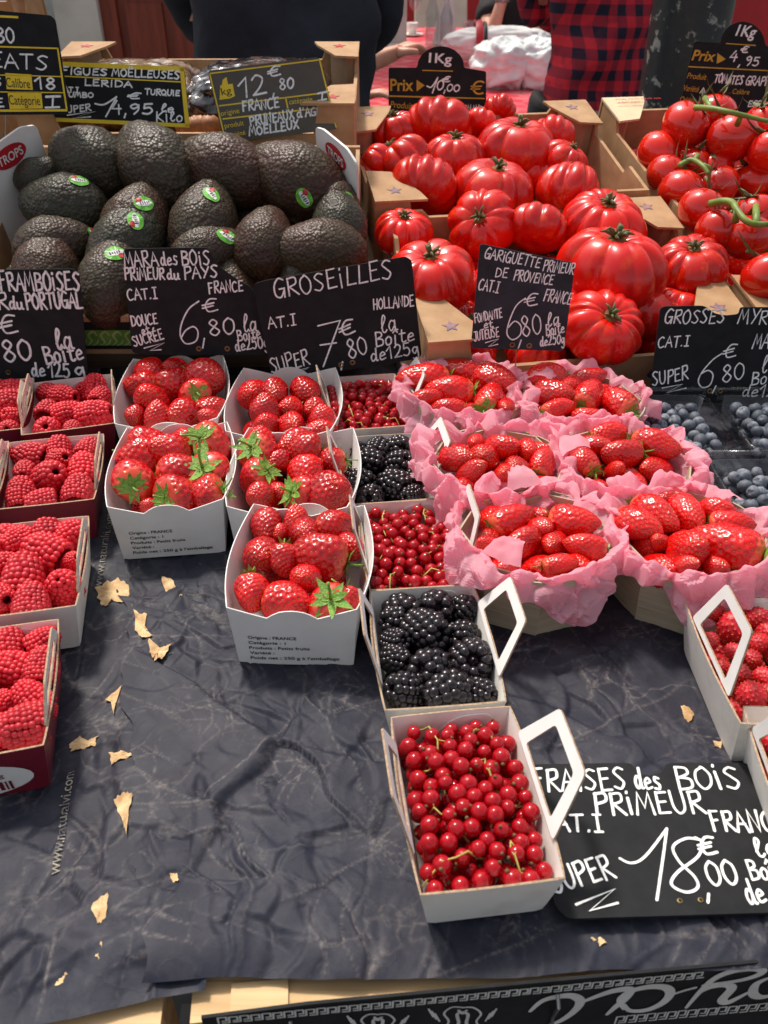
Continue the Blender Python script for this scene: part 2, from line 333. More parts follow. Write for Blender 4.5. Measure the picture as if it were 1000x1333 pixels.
def ribbon(mb, pts, wd, z, mat=0, taper=False):
    """one flat pen stroke with round ends; rises a hair along its length so that crossings never share a plane"""
    # drop doubled points
    p = [Vector((a[0], a[1])) for a in pts]; q = [p[0]]
    for a in p[1:]:
        if (a - q[-1]).length > wd*.08: q.append(a)
    if len(q) == 1: q.append(q[0] + Vector((wd*.3, 0)))
    n = len(q); L, Rr = [], []; h = wd/2
    for i in range(n):
        t0 = (q[i]-q[i-1]).normalized() if i > 0 else None; t1 = (q[i+1]-q[i]).normalized() if i < n-1 else None
        if t0 is None: nn, k = Vector((-t1.y, t1.x)), 1
        elif t1 is None: nn, k = Vector((-t0.y, t0.x)), 1
        else:
            t = t0+t1
            t = t.normalized() if t.length > .25 else Vector((t0.y, -t0.x))
            nn = Vector((-t.y, t.x)); k = min(1.5, 1/max(.3, abs(nn.dot(Vector((-t0.y, t0.x))))))
        hh = h*((.55+.9*math.sin(math.pi*min(1, i/(n-1)))) if taper else 1)
        L.append(q[i]+nn*hh*k); Rr.append(q[i]-nn*hh*k)
    d0 = (q[0]-q[1]).normalized(); d1 = (q[-1]-q[-2]).normalized()
    def zz(i): return z + 2.5e-5*i/n
    vs = [(v.x, v.y, zz(i)) for i, v in enumerate(L)] + [(v.x, v.y, zz(i)) for i, v in enumerate(Rr)]
    fs = [(i, n+i, n+i+1, i+1) for i in range(n-1)]
    def cap(c, d, i0, i1, k):
        s = len(vs); a0 = math.atan2(d.y, d.x); hh = (Vector(vs[i0][:2])-Vector(vs[i1][:2])).length/2
        for j in (-2, -1, 0, 1, 2): a = a0+j*R(30); vs.append((c.x+hh*math.cos(a), c.y+hh*math.sin(a), zz(k)))
        return s
    s = cap(q[-1], d1, n-1, 2*n-1, n-1); fs.append((2*n-1, s, s+1, s+2, s+3, s+4, n-1))
    s = cap(q[0], d0, 0, n, 0); fs.append((0, s, s+1, s+2, s+3, s+4, n))
    mb.add(vs, fs, mat)
class Lettering:
    def __init__(s, z=4e-4): s.mb = MB(); s.z = z; s.k = 0; s.rng = random.Random(5)
    def stroke(s, pts, wd, mat=0, taper=False):
        ribbon(s.mb, pts, wd, s.z + 3e-5*(s.k % 9), mat, taper); s.k += 1
    def text(s, txt, p0, p1, h, wd, mat=0, slant=0.06):
        tot = sum(GL[c][0]+1 for c in txt)-1; a = Vector(p0); b = Vector(p1); d = b-a; ln = d.length; d.normalize(); n = Vector((-d.y, d.x))
        sx = ln/tot; sy = h/10; x = 0
        for c in txt:
            gw, st = glyph_strokes(c); jy = s.rng.uniform(-.35, .35); js = s.rng.uniform(.93, 1.07); jl = slant + s.rng.uniform(-.05, .05)
            for pl in st:
                s.stroke([a + d*(x+gx+gy*jl)*sx + n*(gy*js+jy)*sy for gx, gy in pl], wd*s.rng.uniform(.9, 1.12), mat)
            x += gw+1
def font_mesh(txt, size=1.0, bold=0.0, shear=0.0, xs=1.0):
    c = bpy.data.curves.new('printed', 'FONT'); c.body = txt; c.size = size; c.offset = bold; c.shear = shear; c.resolution_u = 4; c.fill_mode = 'FRONT'
    o = bpy.data.objects.new('printed', c); link(o); dg = bpy.context.evaluated_depsgraph_get()
    me = bpy.data.meshes.new_from_object(o.evaluated_get(dg)); V = [tuple(v.co) for v in me.vertices]; F = [tuple(p.vertices) for p in me.polygons]
    bpy.data.objects.remove(o); bpy.data.curves.remove(c); bpy.data.meshes.remove(me)
    return [(x*xs, y, 0) for x, y, z in V], F
def print_fit(mb, txt, a, b, h, mat=0, z=4e-4, bold=0.0, shear=0.0):
    """printed text on the local plane: baseline from a to b, cap height h"""
    V, F = font_mesh(txt, 1.0, bold, shear)
    if not V: return
    x0 = min(v[0] for v in V); x1 = max(v[0] for v in V); a = Vector(a); b = Vector(b); d = b-a; sx = d.length/(x1-x0); d.normalize(); n = Vector((-d.y, d.x))
    sy = h/.73
    mb.add([tuple((a+d*(x-x0)*sx+n*y*sy))+(z,) for x, y, _ in V], F, mat)
def round_poly(poly, r, k=4):
    out = []; n = len(poly); poly = [Vector(p) for p in poly]
    for i in range(n):
        a, b, c = poly[i-1], poly[i], poly[(i+1) % n]; u = a-b; v = c-b; rr = min(r, u.length*.4, v.length*.4)
        p0 = b+u.normalized()*rr; p1 = b+v.normalized()*rr
        for j in range(k+1):
            t = j/k; out.append(tuple((1-t)**2*p0+2*t*(1-t)*b+t*t*p1))
    return out
# ------------------------------------------------------------------ price boards
class Sign:
    def __init__(s, label, o, yaw=0, lean=8, flat=False, group=None, name='price_sign'):
        s.o = Vector(o)
        if flat: s.U, s.V, s.N = Vector((1, 0, 0)), Vector((0, 1, 0)), Vector((0, 0, 1))
        else:
            q = Matrix.Rotation(R(yaw), 3, 'Z')
            s.U = q @ Vector((1, 0, 0)); s.N = q @ Vector((0, -math.cos(R(lean)), math.sin(R(lean)))); s.V = s.N.cross(s.U)
        s.mw = Matrix((( s.U.x, s.V.x, s.N.x, s.o.x), (s.U.y, s.V.y, s.N.y, s.o.y), (s.U.z, s.V.z, s.N.z, s.o.z), (0, 0, 0, 1)))
        s.root = bpy.data.objects.new(name, None); link(s.root); s.root.matrix_world = s.mw; s.root.empty_display_size = .02
        tag(s.root, label, 'price sign', group or 'price signs of the stall'); s.let = Lettering(); s.pr = MB()
    def uv(s, px, py):
        p = PP(px, py, s.o, s.N) - s.o; return Vector((p.dot(s.U), p.dot(s.V)))
    def sc(s, px, py): return depth(PP(px, py, s.o, s.N))/FPX
    def part(s, name, mb, mats):
        ob = mb.build(name, mats); ob.parent = s.root; return ob
    def board(s, poly, mat, r=.006, t=.0016):
        mb = MB(); mb.prism(round_poly([s.uv(*p) for p in poly], r), t); s.part('board', mb, [mat])
    def hand(s, txt, x0, y0, x1, y1, h, pen=2.6, mat=0):
        k = abs(s.uv(x0, y0).y - s.uv(x0, y0-h).y); s.let.text(txt, s.uv(x0, y0), s.uv(x1, y1), k, pen*s.sc(x0, y0), mat)
    def line(s, pts, pen=2.6, smooth=True, mat=0):
        p = [tuple(s.uv(*q)) for q in pts]
        s.let.stroke(smooth_path(p) if smooth else p, pen*s.sc(*pts[0]), mat)
    def printed(s, txt, x0, y0, x1, y1, h, mat=0, bold=.01, z=4e-4, shear=0):
        k = abs(s.uv(x0, y0).y - s.uv(x0, y0-h).y); print_fit(s.pr, txt, s.uv(x0, y0), s.uv(x1, y1), k, mat, z, bold, shear)
    def fill(s, poly, mat=0, z=2e-4):
        p = [s.uv(*q) for q in poly]
        f = tuple(range(len(p))); ar = sum(p[i].x*p[(i+1) % len(p)].y-p[(i+1) % len(p)].x*p[i].y for i in range(len(p)))
        s.pr.add([(v.x, v.y, z) for v in p], [f if ar > 0 else f[::-1]], mat)
    def done(s, hand_mats=None, print_mats=None, holes=(), pin=None):
        if s.let.mb.v: s.part('handwriting', s.let.mb, hand_mats or [M['chalk']])
        if s.pr.v: s.part('printing', s.pr, print_mats or [M['yellow']])
        if holes:
            for h in holes:
                mb = MB(); c = s.uv(*h); q = s.sc(*h)*3.6
                mb.lathe([(q*.45, 2e-4), (q*.6, 7e-4), (q, 6e-4), (q*1.05, 0)], 14, 0, Matrix.Translation((c.x, c.y, 0))); s.part('eyelet', mb, [M['brass']])
        if pin:
            mb = MB(); a = s.uv(*pin[0]); b = s.uv(*pin[1]); mb.tube([(a.x, a.y, -.0027), (b.x, b.y, -.0027)], .0009, 6); s.part('pin', mb, [M['metal']])
# ------------------------------------------------------------------ fruit shapes (each built once, then copied)
def lat_long(nv, nu, fn, name, mats, mat_fn=None):
    V = np.zeros((nv+1, nu, 3))
    for i in range(nv+1):
        t = (1-math.cos(math.pi*i/nv))/2
        for j in range(nu): V[i, j] = fn(t, 2*math.pi*j/nu)
    me = grid_mesh(name, V, mats, closed_u=True)
    return me, V
def fib(n):
    g = math.pi*(3-math.sqrt(5))
    return [((i+.5)/n, i*g) for i in range(n)]
def strawberry_mesh(seed, L, nseed, flat=1.0, name='strawberry', wild=False, ncr=56):
    rng = random.Random(seed); mx = .512; ph = rng.uniform(0, 9); pw = rng.uniform(.52, .68); bend = rng.uniform(-.12, .12)
    def base(t, a):
        r = (t**.36)*((1-t)**pw)/mx
        n = noise.noise(Vector((math.cos(a)*.8, math.sin(a)*.8, t*2+ph)))
        r *= 1+.16*n+.06*math.sin(a*2+ph)*(1-t)
        return Vector((r*math.cos(a)+bend*math.sin(t*3)*L*.5, r*math.sin(a)*flat, (t-.42)*L))
    nu, nv = 72, ncr
    V = np.zeros((nv+1, nu, 3)); 
    for i in range(nv+1):
        t = (1-math.cos(math.pi*i/nv))/2
        for j in range(nu): V[i, j] = base(t, 2*math.pi*j/nu)
    C = np.array([0, 0, -.05*L]); N = V - C; N[..., 2] *= .55; N /= np.linalg.norm(N, axis=-1, keepdims=True)+1e-9
    S = []
    for u, a in fib(nseed):
        t = .05+.93*u; jit = rng.uniform(-.08, .08)
        S.append((base(t, a+jit), t))
    P0 = V.copy()
    dsp = np.zeros(V.shape[:2]); w = 1.15*math.sqrt(2*L/nseed)*.62
    for p, t in S:
        d2 = ((P0-np.array(p))**2).sum(-1); dsp += np.exp(-d2/(w*w*.35))
    V = V - N*(np.minimum(dsp, 1)*(.105 if not wild else -.10))[..., None]
    me = grid_mesh(name, V, [M['wild'] if wild else (M['garig'] if L > 2.8 else M['straw']), M['seed']], closed_u=True)
    # achenes joined into the same skin mesh
    mb = MB(); 
    for p, t in S:
        n = (Vector(p)-Vector((0, 0, -.05*L))); n.z *= .55; n.normalize()
        ax = Vector((0, 0, 1)); ax = (ax-n*ax.dot(n)); 
        if ax.length < .1: continue
        ax.normalize(); b = n.cross(ax); c = p-n*(.075 if not wild else -.09)
        mx_ = Matrix(((b.x, n.x, ax.x, c.x), (b.y, n.y, ax.y, c.y), (b.z, n.z, ax.z, c.z), (0, 0, 0, 1)))
        mb.ball((0, 0, 0), .042, 6, 4, 1, (.75, .6, 1.25), mx_)
    sm = mb.mesh('seeds', [M['straw'], M['seed']], True)
    bm = bmesh.new(); bm.from_mesh(me); bm.from_mesh(sm); bm.to_mesh(me); bm.free(); bpy.data.meshes.remove(sm)
    me.polygons.foreach_set('use_smooth', [True]*len(me.polygons)); return me
def calyx_mesh(seed, n=9, ln=.85, wd=.17, stem=.9, up=.25, mat=None, name='calyx', droop=.1):
    """a rosette of pointed sepals facing -Z, with its stalk"""
    rng = random.Random(seed); mb = MB()
    for k in range(n):
        a = 2*math.pi*k/n+rng.uniform(-.25, .25); l = ln*rng.uniform(.7, 1.15); wv = wd*rng.uniform(.8, 1.25); lift = rng.uniform(-.15, up+.25); side = rng.uniform(-.25, .25)
        vs = []; K = 7
        for i in range(K+1):
            t = i/K; r = .05+l*t; hw = wv*(math.sin(math.pi*min(1, t*.8+.18))**.8)*(1-t)**.35
            z = -(lift*t*t*l*1.2) + droop*t*l; off = side*t*t*l
            for q, dz in ((-1, -.04), (0, .02), (1, -.04)): 
                x = r; y = q*hw+off
                vs.append((x*math.cos(a)-y*math.sin(a), x*math.sin(a)+y*math.cos(a), z+dz*(1-t)))
        fs = []
        for i in range(K):
            for q in (0, 1): fs.append((i*3+q, i*3+q+1, i*3+q+4, i*3+q+3))
        mb.add(vs, fs)
    bx, by = rng.uniform(-.3, .3), rng.uniform(-.3, .3)
    mb.tube([(0, 0, .02), (bx*.2, by*.2, -.25*stem), (bx*.6, by*.6, -.6*stem), (bx*1.4, by*1.4, -stem)], [.075, .06, .055, .065], 6)
    return mb.mesh(name, [mat or M['leaf']], True)
def drupe_mesh(seed, mat, d=.36, hole=True, name='raspberry', stretch=1.12):
    rng = random.Random(seed); mb = MB(); z = -.85; rows = []
    prof = lambda z: math.sqrt(max(0.02, 1-((z+.35)/1.42)**2)) if z > -.35 else math.sqrt(max(.1, 1-((z+.35)/1.1)**2))
    zz = -.78; k = 0
    while zz < 1.02:
        r = prof(zz)*(1-d*.42); n = max(1, round(2*math.pi*r/(d*.97)))
        if r < d*.45: n = 1 if r < d*.25 else 3
        rows.append((zz, r, n)); sl = 1.0 if zz < .4 else .82; zz += d*.80*sl*(1 if hole else 1)
        k += 1
    for i, (zc, r, n) in enumerate(rows):
        o = rng.uniform(0, 6.28)
        for j in range(n):
            a = o+2*math.pi*(j+.5*(i % 2))/n+rng.uniform(-.06, .06); q = d*rng.uniform(.62, .74)
            rr = r if n > 1 else 0
            mb.ball((rr*math.cos(a), rr*math.sin(a), (zc+rng.uniform(-.03, .03))*stretch), q, 10, 7, 0)
    if hole:
        mb.lathe([(.0, .35), (.3, .25), (.42, -.3), (.5, -.8), (.62, -.98*stretch*.95)], 18, 1)
    else:
        mb.lathe([(.05, .9), (.55, .5), (.72, -.2), (.6, -.75), (.05, -.9)], 16, 0)
    return mb.mesh(name, [mat, M['rasp_in']], True)
def beef_mesh(seed, flat=.67):
    rng = random.Random(seed); n = rng.randint(8, 12); an = []; a = 0
    for k in range(n): a += rng.uniform(.55, 1.45); an.append(a)
    an = [x/a*2*math.pi for x in an]; dep = [rng.uniform(.35, 1.0) for _ in an]; ph = rng.uniform(0, 99); el = rng.uniform(.80, 1.0)
    bul = [rng.uniform(.94, 1.06) for _ in an]
    def fn(t, a):
        th = math.pi*t; up = .5-.5*math.cos(th)      # t=0 bottom, t=1 top
        c = 0
        for x, dd in zip(an, dep):
            q = abs((a-x+math.pi) % (2*math.pi)-math.pi); c = max(c, dd*math.exp(-(q/.13)**1.3))
        w = .25+.75*min(1, up*1.25)
        rr = 1-.24*c*w + .06*noise.noise(Vector((math.cos(a)*1.2, math.sin(a)*1.2, ph)))*1.6
        s = math.sin(th)**.82; z = -math.cos(th)*flat
        if t > .5: z -= (.24*flat)*math.exp(-(s/.34)**2) + .05*c*math.exp(-(s/.6)**2)
        else: z += .12*flat*math.exp(-(s/.3)**2)
        return (s*rr*math.cos(a), s*rr*el*math.sin(a), z)
    return lat_long(56, 128, fn, 'tomato', [M['tom']])[0]
def beef_calyx(seed):
    rng = random.Random(seed); mb = MB(); top = .56
    mb.lathe([(.02, top-.02), (.12, top-.01), (.2, top-.02)], 12, 1)
    n = rng.randint(6, 9)
    for k in range(n):
        a = 2*math.pi*k/n+rng.uniform(-.2, .2); l = rng.uniform(.16, .34); b = rng.uniform(-.5, .5); lift = rng.uniform(.0, .16)
        pts = [(math.cos(a+b*t)*(.04+l*t), math.sin(a+b*t)*(.04+l*t), top+.02+lift*math.sin(t*2.2)) for t in (0, .33, .66, 1)]
        mb.tube(pts, [.04, .045, .03, .008], 6)
    mb.tube([(0, 0, top-.02), (.01, .02, top+.12), (.05, .03, top+.2)], [.07, .055, .06], 7)
    return mb.mesh('calyx', [M['tomstem'], M['scar']], True)
def vine_mesh(seed):
    rng = random.Random(seed); ph = rng.uniform(0, 50)
    def fn(t, a):
        th = math.pi*t; s = math.sin(th)**.93; z = -math.cos(th)*.88
        if t > .5: z -= .12*math.exp(-(s/.25)**2)
        r = 1+.04*noise.noise(Vector((math.cos(a), math.sin(a), z+ph)))+.012*math.cos(5*a+ph)*(t > .5)*t
        return (s*r*math.cos(a), s*r*math.sin(a), z)
    return lat_long(32, 56, fn, 'tomato', [M['vine']])[0]
AVO = {}
def avocado_mesh(seed):
    rng = random.Random(seed); ph = rng.uniform(0, 90); neck = rng.uniform(.05, .3); L = rng.uniform(1.28, 1.48)
    def fn(t, a):
        th = math.pi*t; z = -math.cos(th); s = math.sin(th)**.9*(1-neck*max(0, z)*.9)*(1 - .10*max(0, z))
        p = Vector((s*math.cos(a), s*math.sin(a), z*L)); d = noise.voronoi(p*6.5+Vector((ph, 0, 0)))[0]
        k = 1-.040*d[0] + .05*noise.noise(p*.9+Vector((0, ph, 0)))
        return (p.x*k, p.y*k, p.z*k)
    me, V = lat_long(84, 110, fn, 'avocado', [M['avo']]); AVO[me.name] = (fn, L); return me
def blueberry_mesh(seed):
    rng = random.Random(seed)
    def fn(t, a):
        th = math.pi*t; s = math.sin(th); z = -math.cos(th)*.86
        if t > .5 and s < .42: z -= .16*(1-(s/.42)**3); 
        r = 1+.02*math.sin(3*a+seed)
        if t > .5 and .3 < s < .55: z += .07*max(0, math.cos(5*a))
        return (s*r*math.cos(a), s*r*math.sin(a), z)
    return lat_long(22, 30, fn, 'blueberry', [M['blue']])[0]
STRAW = [strawberry_mesh(i+1, L, 150, f) for i, (L, f) in enumerate([(2.15, 1), (2.3, .92), (2.0, 1), (2.45, .95), (2.2, .88)])]
GARIG = [strawberry_mesh(20+i, L, 210, f) for i, (L, f) in enumerate([(3.2, 1), (3.5, .95), (2.9, .9)])]
WILD = [strawberry_mesh(40+i, L, 90, 1, 'wild_strawberry', True, 44) for i, L in enumerate((2.0, 2.5, 1.8))]
CALYX = [calyx_mesh(i, 9, .85, .2) for i in range(4)]
RASP = [drupe_mesh(i, M['rasp'], .275+.015*i) for i in range(4)]
BLACKB = [drupe_mesh(30+i, M['black_b'], .40+.03*i, False, 'blackberry', 1.0) for i in range(4)]
BEEF = [beef_mesh(s) for s in (3, 8, 15, 21, 34, 42)]; BCAL = [beef_calyx(s) for s in range(3)]
VINE = [vine_mesh(s) for s in range(3)]
AVOM = [avocado_mesh(s) for s in (2, 5, 7, 11)]
BLUE = [blueberry_mesh(s) for s in range(3)]
_mb = MB(); _mb.ball((0, 0, 0), 1, 20, 14); _mb.tube([(0, 0, -.97), (.03, .02, -1.12), (.0, .06, -1.3)], [.17, .26, .10], 6, 1); CURR = _mb.mesh('berry', [M['curr'], M['currend']], True)
def orient(ob, loc, r, d, spin):
    d = Vector(d).normalized(); q = Vector((0, 0, 1)).rotation_difference(d) @ Quaternion((0, 0, 1), spin)
    ob.rotation_mode = 'QUATERNION'; ob.location = loc; ob.rotation_quaternion = q; ob.scale = (r, r, r)
ORD = ['first', 'second', 'third', 'fourth', 'fifth', 'sixth', 'seventh', 'eighth', 'ninth', 'tenth']
def place_words(items, rows):
    """items: list of (x, y) in plan -> words naming each one's place: row from the back, then order from the left"""
    idx = sorted(range(len(items)), key=lambda i: -items[i][1]); n = len(idx); out = [None]*n; k = 0
    sizes = [n//rows + (1 if r < n % rows else 0) for r in range(rows)]
    nm = {1: [''], 2: ['back row', 'front row'], 3: ['back row', 'middle row', 'front row'], 4: ['back row', 'second row', 'third row', 'front row'], 5: ['back row', 'second row', 'third row', 'fourth row', 'front row'],
          6: ['back row', 'second row', 'third row', 'fourth row', 'fifth row', 'front row']}[rows]
    for r in range(rows):
        row = sorted(idx[k:k+sizes[r]], key=lambda i: items[i][0]); k += sizes[r]; m = len(row)
        for j, i in enumerate(row):
            if m == 1: wd = 'alone in the'
            elif j == 0: wd = 'leftmost in the'
            elif j == m-1: wd = 'rightmost in the'
            elif m == 3: wd = 'middle of the'
            else: wd = ORD[j]+' from left in the'
            out[i] = wd+' '+nm[r]
    return out
def relax(pts, rad, it=60, floor=0.008, k=.86):
    P_ = np.array(pts, float); r = np.array(rad)*k; P0 = P_.copy()
    for _ in range(it):
        d = P_[:, None]-P_[None]; L = np.linalg.norm(d, axis=-1)+1e-9; mn = r[:, None]+r[None]
        ov = np.maximum(0, mn-L); np.fill_diagonal(ov, 0)
        P_ += (d/L[..., None]*ov[..., None]).sum(1)*.25 + (P0-P_)*.02
        P_[:, 2] = np.maximum(P_[:, 2], r*.9+floor)
    return [Vector(p) for p in P_]
ZMIN = {m.name: min(v.co.z for v in m.vertices) for m in STRAW+GARIG+WILD}
# ------------------------------------------------------------------ ground, table, crinkled paper
mb = MB(); mb.box(-60, 60, -60, 60, -1.0, -.85); gm = NT('market_paving')
gv = gm.n('ShaderNodeTexBrick', i={'Scale': 1.6, 'Color1': srgb(96, 90, 86), 'Color2': srgb(78, 74, 72), 'Mortar': srgb(50, 47, 45), 'Mortar Size': .012})
gm.l(gm.coord(), gv.inputs['Vector']); gm.set(col=gm.mix(gm.noise(3, 5).outputs['Fac'], gv.outputs[0], srgb(70, 66, 64)), rough=.7); gm.bump(gm.noise(40).outputs['Fac'], .4, .004)
tag(mb.build('ground', [gm.m]), kind='structure')
EDGE_A = P(0, 1312); EDGE_B = P(1000, 1247)
ed = (EDGE_B-EDGE_A).normalized()                      # direction of the table's front edge
YAW = math.atan2(ed.y, ed.x)
T0 = Vector((0, EDGE_A.y + (0-EDGE_A.x)*ed.y/ed.x, 0))  # where x = 0 on the front edge
TM = Matrix.Translation(T0) @ Matrix.Rotation(YAW, 4, 'Z')
tab = empty('market_table', (0, .6, -.85), 'long wooden stall table on trestle legs under the dark blue paper', 'table')
mb = MB()
for i in range(9): mb.box(-.95, 1.25, .035+i*.0955, .035+i*.0955+.094, -.032, -.006, 0, TM)
mb.build('tabletop', [M['board']], tab).matrix_parent_inverse = Matrix.Translation((0, -.6, .85))
for x in (-.85, .15, 1.1):
    for y in (.12, .8):
        mb = MB(); mb.box(x-.03, x+.03, y-.03, y+.03, -.85, -.0325, 0, TM); mb.build('leg', [M['board']], tab).matrix_parent_inverse = Matrix.Translation((0, -.6, .85))
rng = np.random.default_rng(11)
HGT = {}; SHX = lambda Y: .1-.2167*Y
def crease_sheet(x0, x1, y0, y1, step, seed, ncr, amp, base=.0, big=None):
    rng = np.random.default_rng(seed)
    xs = np.arange(x0, x1+step/2, step); ys = np.arange(y0, y1+step/2, step); X, Y = np.meshgrid(xs, ys)
    wx = .005*np.sin(Y*31+seed)+.003*np.sin(X*57+Y*43+1.3*seed); wy = .005*np.sin(X*27+2*seed)+.003*np.sin(X*39-Y*61)
    Xw, Yw = X+wx, Y+wy; H = np.zeros_like(X); W = np.zeros_like(X)
    # flat facets tilted against each other: distance fields of scattered seeds, so folds run straight and meet in corners
    for n, k in ((60, .07), (190, .10), (560, .12), (1300, .10)):
        n = int(n*(x1-x0)/.85); S = np.stack([rng.uniform(x0, x1, n), rng.uniform(y0, y1, n)], 1); G = rng.normal(0, k, (n, 2)); best = np.full(X.shape, 9.); sec = np.full(X.shape, 9.); z = np.zeros_like(X)
        for (sx, sy), (gx_, gy_) in zip(S, G):
            wr_ = 3.4*math.sqrt((x1-x0)*(y1-y0)/n); j0, j1 = max(0, int((sx-wr_-x0)/step)), int((sx+wr_-x0)/step)+1; i0, i1 = max(0, int((sy-wr_-y0)/step)), int((sy+wr_-y0)/step)+1; sl_ = (slice(i0, i1), slice(j0, j1))
            B_, S_ = best[sl_], sec[sl_]; d = np.hypot(Xw[sl_]-sx, (Yw[sl_]-sy)*.8); zz = (X[sl_]-sx)*gx_+(Y[sl_]-sy)*gy_; m = d < B_; sec[sl_] = np.where(m, B_, np.minimum(S_, d)); z[sl_] = np.where(m, zz, z[sl_]); best[sl_] = np.where(m, d, B_)
        f = np.clip((sec-best)/.003, 0, 1); H += z*f*.9; W = np.maximum(W, np.clip(1-(sec-best)/.0014, 0, 1)*np.clip(.75*np.sin(Xw*61+seed)*np.sin(Yw*53)+.15, 0, 1))
    for k in range(ncr):
        cx, cy = rng.uniform(x0, x1), rng.uniform(y0, y1)
        a = rng.choice([rng.normal(1.5, .3), rng.normal(.1, .35), rng.uniform(0, 3.14), rng.uniform(0, 3.14)]); L = rng.uniform(.015, .075)*(1 if rng.random() < .8 else 2.0)
        u = (Xw-cx)*math.cos(a)+(Yw-cy)*math.sin(a); v = -(Xw-cx)*math.sin(a)+(Yw-cy)*math.cos(a)
        env = np.clip(1-(np.abs(u)/L)**2, 0, 1)**.7; wd = rng.uniform(.0008, .0020); s = rng.uniform(.3, 1)*amp*(1 if rng.random() < .75 else -.7)
        q = rng.uniform(1.5, 6); side = np.where(v > 0, np.exp(-np.abs(v)/(wd*q)), np.exp(-np.abs(v)/wd))
        H += s*env*side; W = np.maximum(W, env*np.exp(-(v/.0007)**2)*rng.uniform(.0, .9)*(rng.random() < .6))
    H += .0008*np.sin(X*23+1)*np.sin(Y*19+seed)
    if big is not None: H += big(X, Y)
    H = H - np.quantile(H, .12); H = np.where(H < 0, H*.25, H); H = np.maximum(H, -.0008)+base
    return X, Y, H, W
def paper_z(name_idx, p):
    """height of the paper under a world point"""
    X, Y, H = HGT[name_idx]; q = TM.inverted() @ Vector((p[0], p[1], 0)); i = int(round((q.y-Y[0, 0])/(Y[1, 0]-Y[0, 0]))); j = int(round((q.x-(.1-.2167*q.y if name_idx == 2 else 0)-X[0, 0])/(X[0, 1]-X[0, 0])))
    return float(H[max(0, min(H.shape[0]-1, i)), max(0, min(H.shape[1]-1, j))])
pm = NT('navy_wrapping_paper'); at = pm.n('ShaderNodeAttribute', attribute_name='wear')
n1 = pm.noise(7, 5); n2 = pm.noise(38, 6, .65); n3 = pm.noise(260, 4, .7)
c = pm.mix(pm.ramp(n1.outputs['Fac'], .35, .68), srgb(36, 39, 52), srgb(43, 42, 52))
c = pm.mix(pm.ramp(n2.outputs['Fac'], .46, .76), c, srgb(62, 62, 70))
n4 = pm.noise(4.2, 6, .6); c = pm.mix(pm.ramp(n4.outputs['Fac'], .56, .74), c, srgb(48, 55, 62))
wr = pm.noise(13, 3, .5); wv_ = pm.math('ABSOLUTE', pm.math('SUBTRACT', wr.outputs['Fac'], .5)); wl = pm.ramp(wv_, .0, .012, (1, 1, 1, 1), (0, 0, 0, 1)); wearf = pm.math('ADD', at.outputs['Fac'], pm.math('MULTIPLY', wl, pm.math('MULTIPLY', pm.ramp(n1.outputs['Fac'], .42, .7), .7)))
wearm = pm.math('MULTIPLY', wearf, pm.ramp(n3.outputs['Fac'], .36, .62))
c = pm.mix(pm.math('MULTIPLY', wearm, .52), c, srgb(150, 141, 134))
pm.set(col=c, rough=.6, spec=.25); 
def ridge(scale, pw):
    nz = pm.noise(scale, 3, .5); v = pm.math('ABSOLUTE', pm.math('SUBTRACT', nz.outputs['Fac'], .5)); return pm.math('POWER', pm.math('SUBTRACT', 1.0, pm.math('MULTIPLY', v, 2.0)), pw)
r1, r2 = ridge(13, 34), ridge(33, 26)
pm.bump(pm.math('ADD', pm.math('MULTIPLY', r2, .12), n2.outputs['Fac']), .5, .0014)
M['paper'] = pm.m
def to_world_paper(X, Y, H):
    c, s = math.cos(YAW), math.sin(YAW)
    return np.stack([T0.x+X*c-Y*s, T0.y+X*s+Y*c, H], -1)
PRESS = [(lambda q: (q.x, q.y, r_))(TM.inverted() @ P(x, y, .03)) for x, y, r_ in ((395, 750, .085), (225, 650, .085), (572, 860, .075), (625, 1070, .085), (50, 760, .08), (20, 910, .08), (700, 720, .08), (900, 720, .08), (950, 870, .07))]
def paper(name, label, args, edge_drop, mw_seed):
    X, Y, H, W = crease_sheet(*args[:7], amp=args[7], base=args[8], big=args[9]); H = H*np.clip(.25+Y/.03, 0, 1); H = np.where(H > 0, .0115*np.tanh(H/.0115), np.maximum(H, -.0025))
    for cx, cy, rr in PRESS: H = H*(1-.8*np.exp(-((np.hypot(X+(SHX(Y) if mw_seed == 2 else 0)-cx, Y-cy))/rr)**4));
    HGT[mw_seed] = (X, Y, H)
    # ragged front edge that sags over the table's front
    fr = np.zeros_like(X); me = grid_mesh(name, to_world_paper(X+(SHX(Y)+.0025*np.sin(Y*140)+.004*np.sin(Y*47) if mw_seed == 2 else 0), Y+edge_drop(X)*np.clip((.1-Y)/.1, 0, 1), H), [M['paper']])
    a = me.attributes.new('wear', 'FLOAT', 'POINT'); a.data.foreach_set('value', W.reshape(-1).astype(np.float32))
    return tag(obj(name, me), label, 'wrapping paper')
big2 = lambda X, Y: .0035*np.exp(-np.maximum(0, X+.25)/.012)*(X > -.262)
left = paper('wrapping_paper', 'dark blue paper sheet at the left with a pale web address printed along it',
             (-.62, -.10, .004, .80, .0018, 4, 130, .0022, .0004, lambda X, Y: -.0045*np.clip((X+.228-SHX(Y))/.012, 0, 1)-.0012), lambda X: -.002+.005*np.sin(X*14+1.5)-.008*np.exp(-((X+.19)/.05)**2), 1)
right = paper('wrapping_paper', 'heavily crinkled dark blue paper sheet covering the middle and right of the table',
              (-.235, .60, .0, .80, .0016, 9, 400, .0030, .0038, lambda X, Y: .004*np.exp(-(X+.235)/.010)), lambda X: .006-.021*np.clip((X+.2)/.5, 0, 1)+.0012*np.sin(X*25)+.0008*np.sin(X*61), 2)
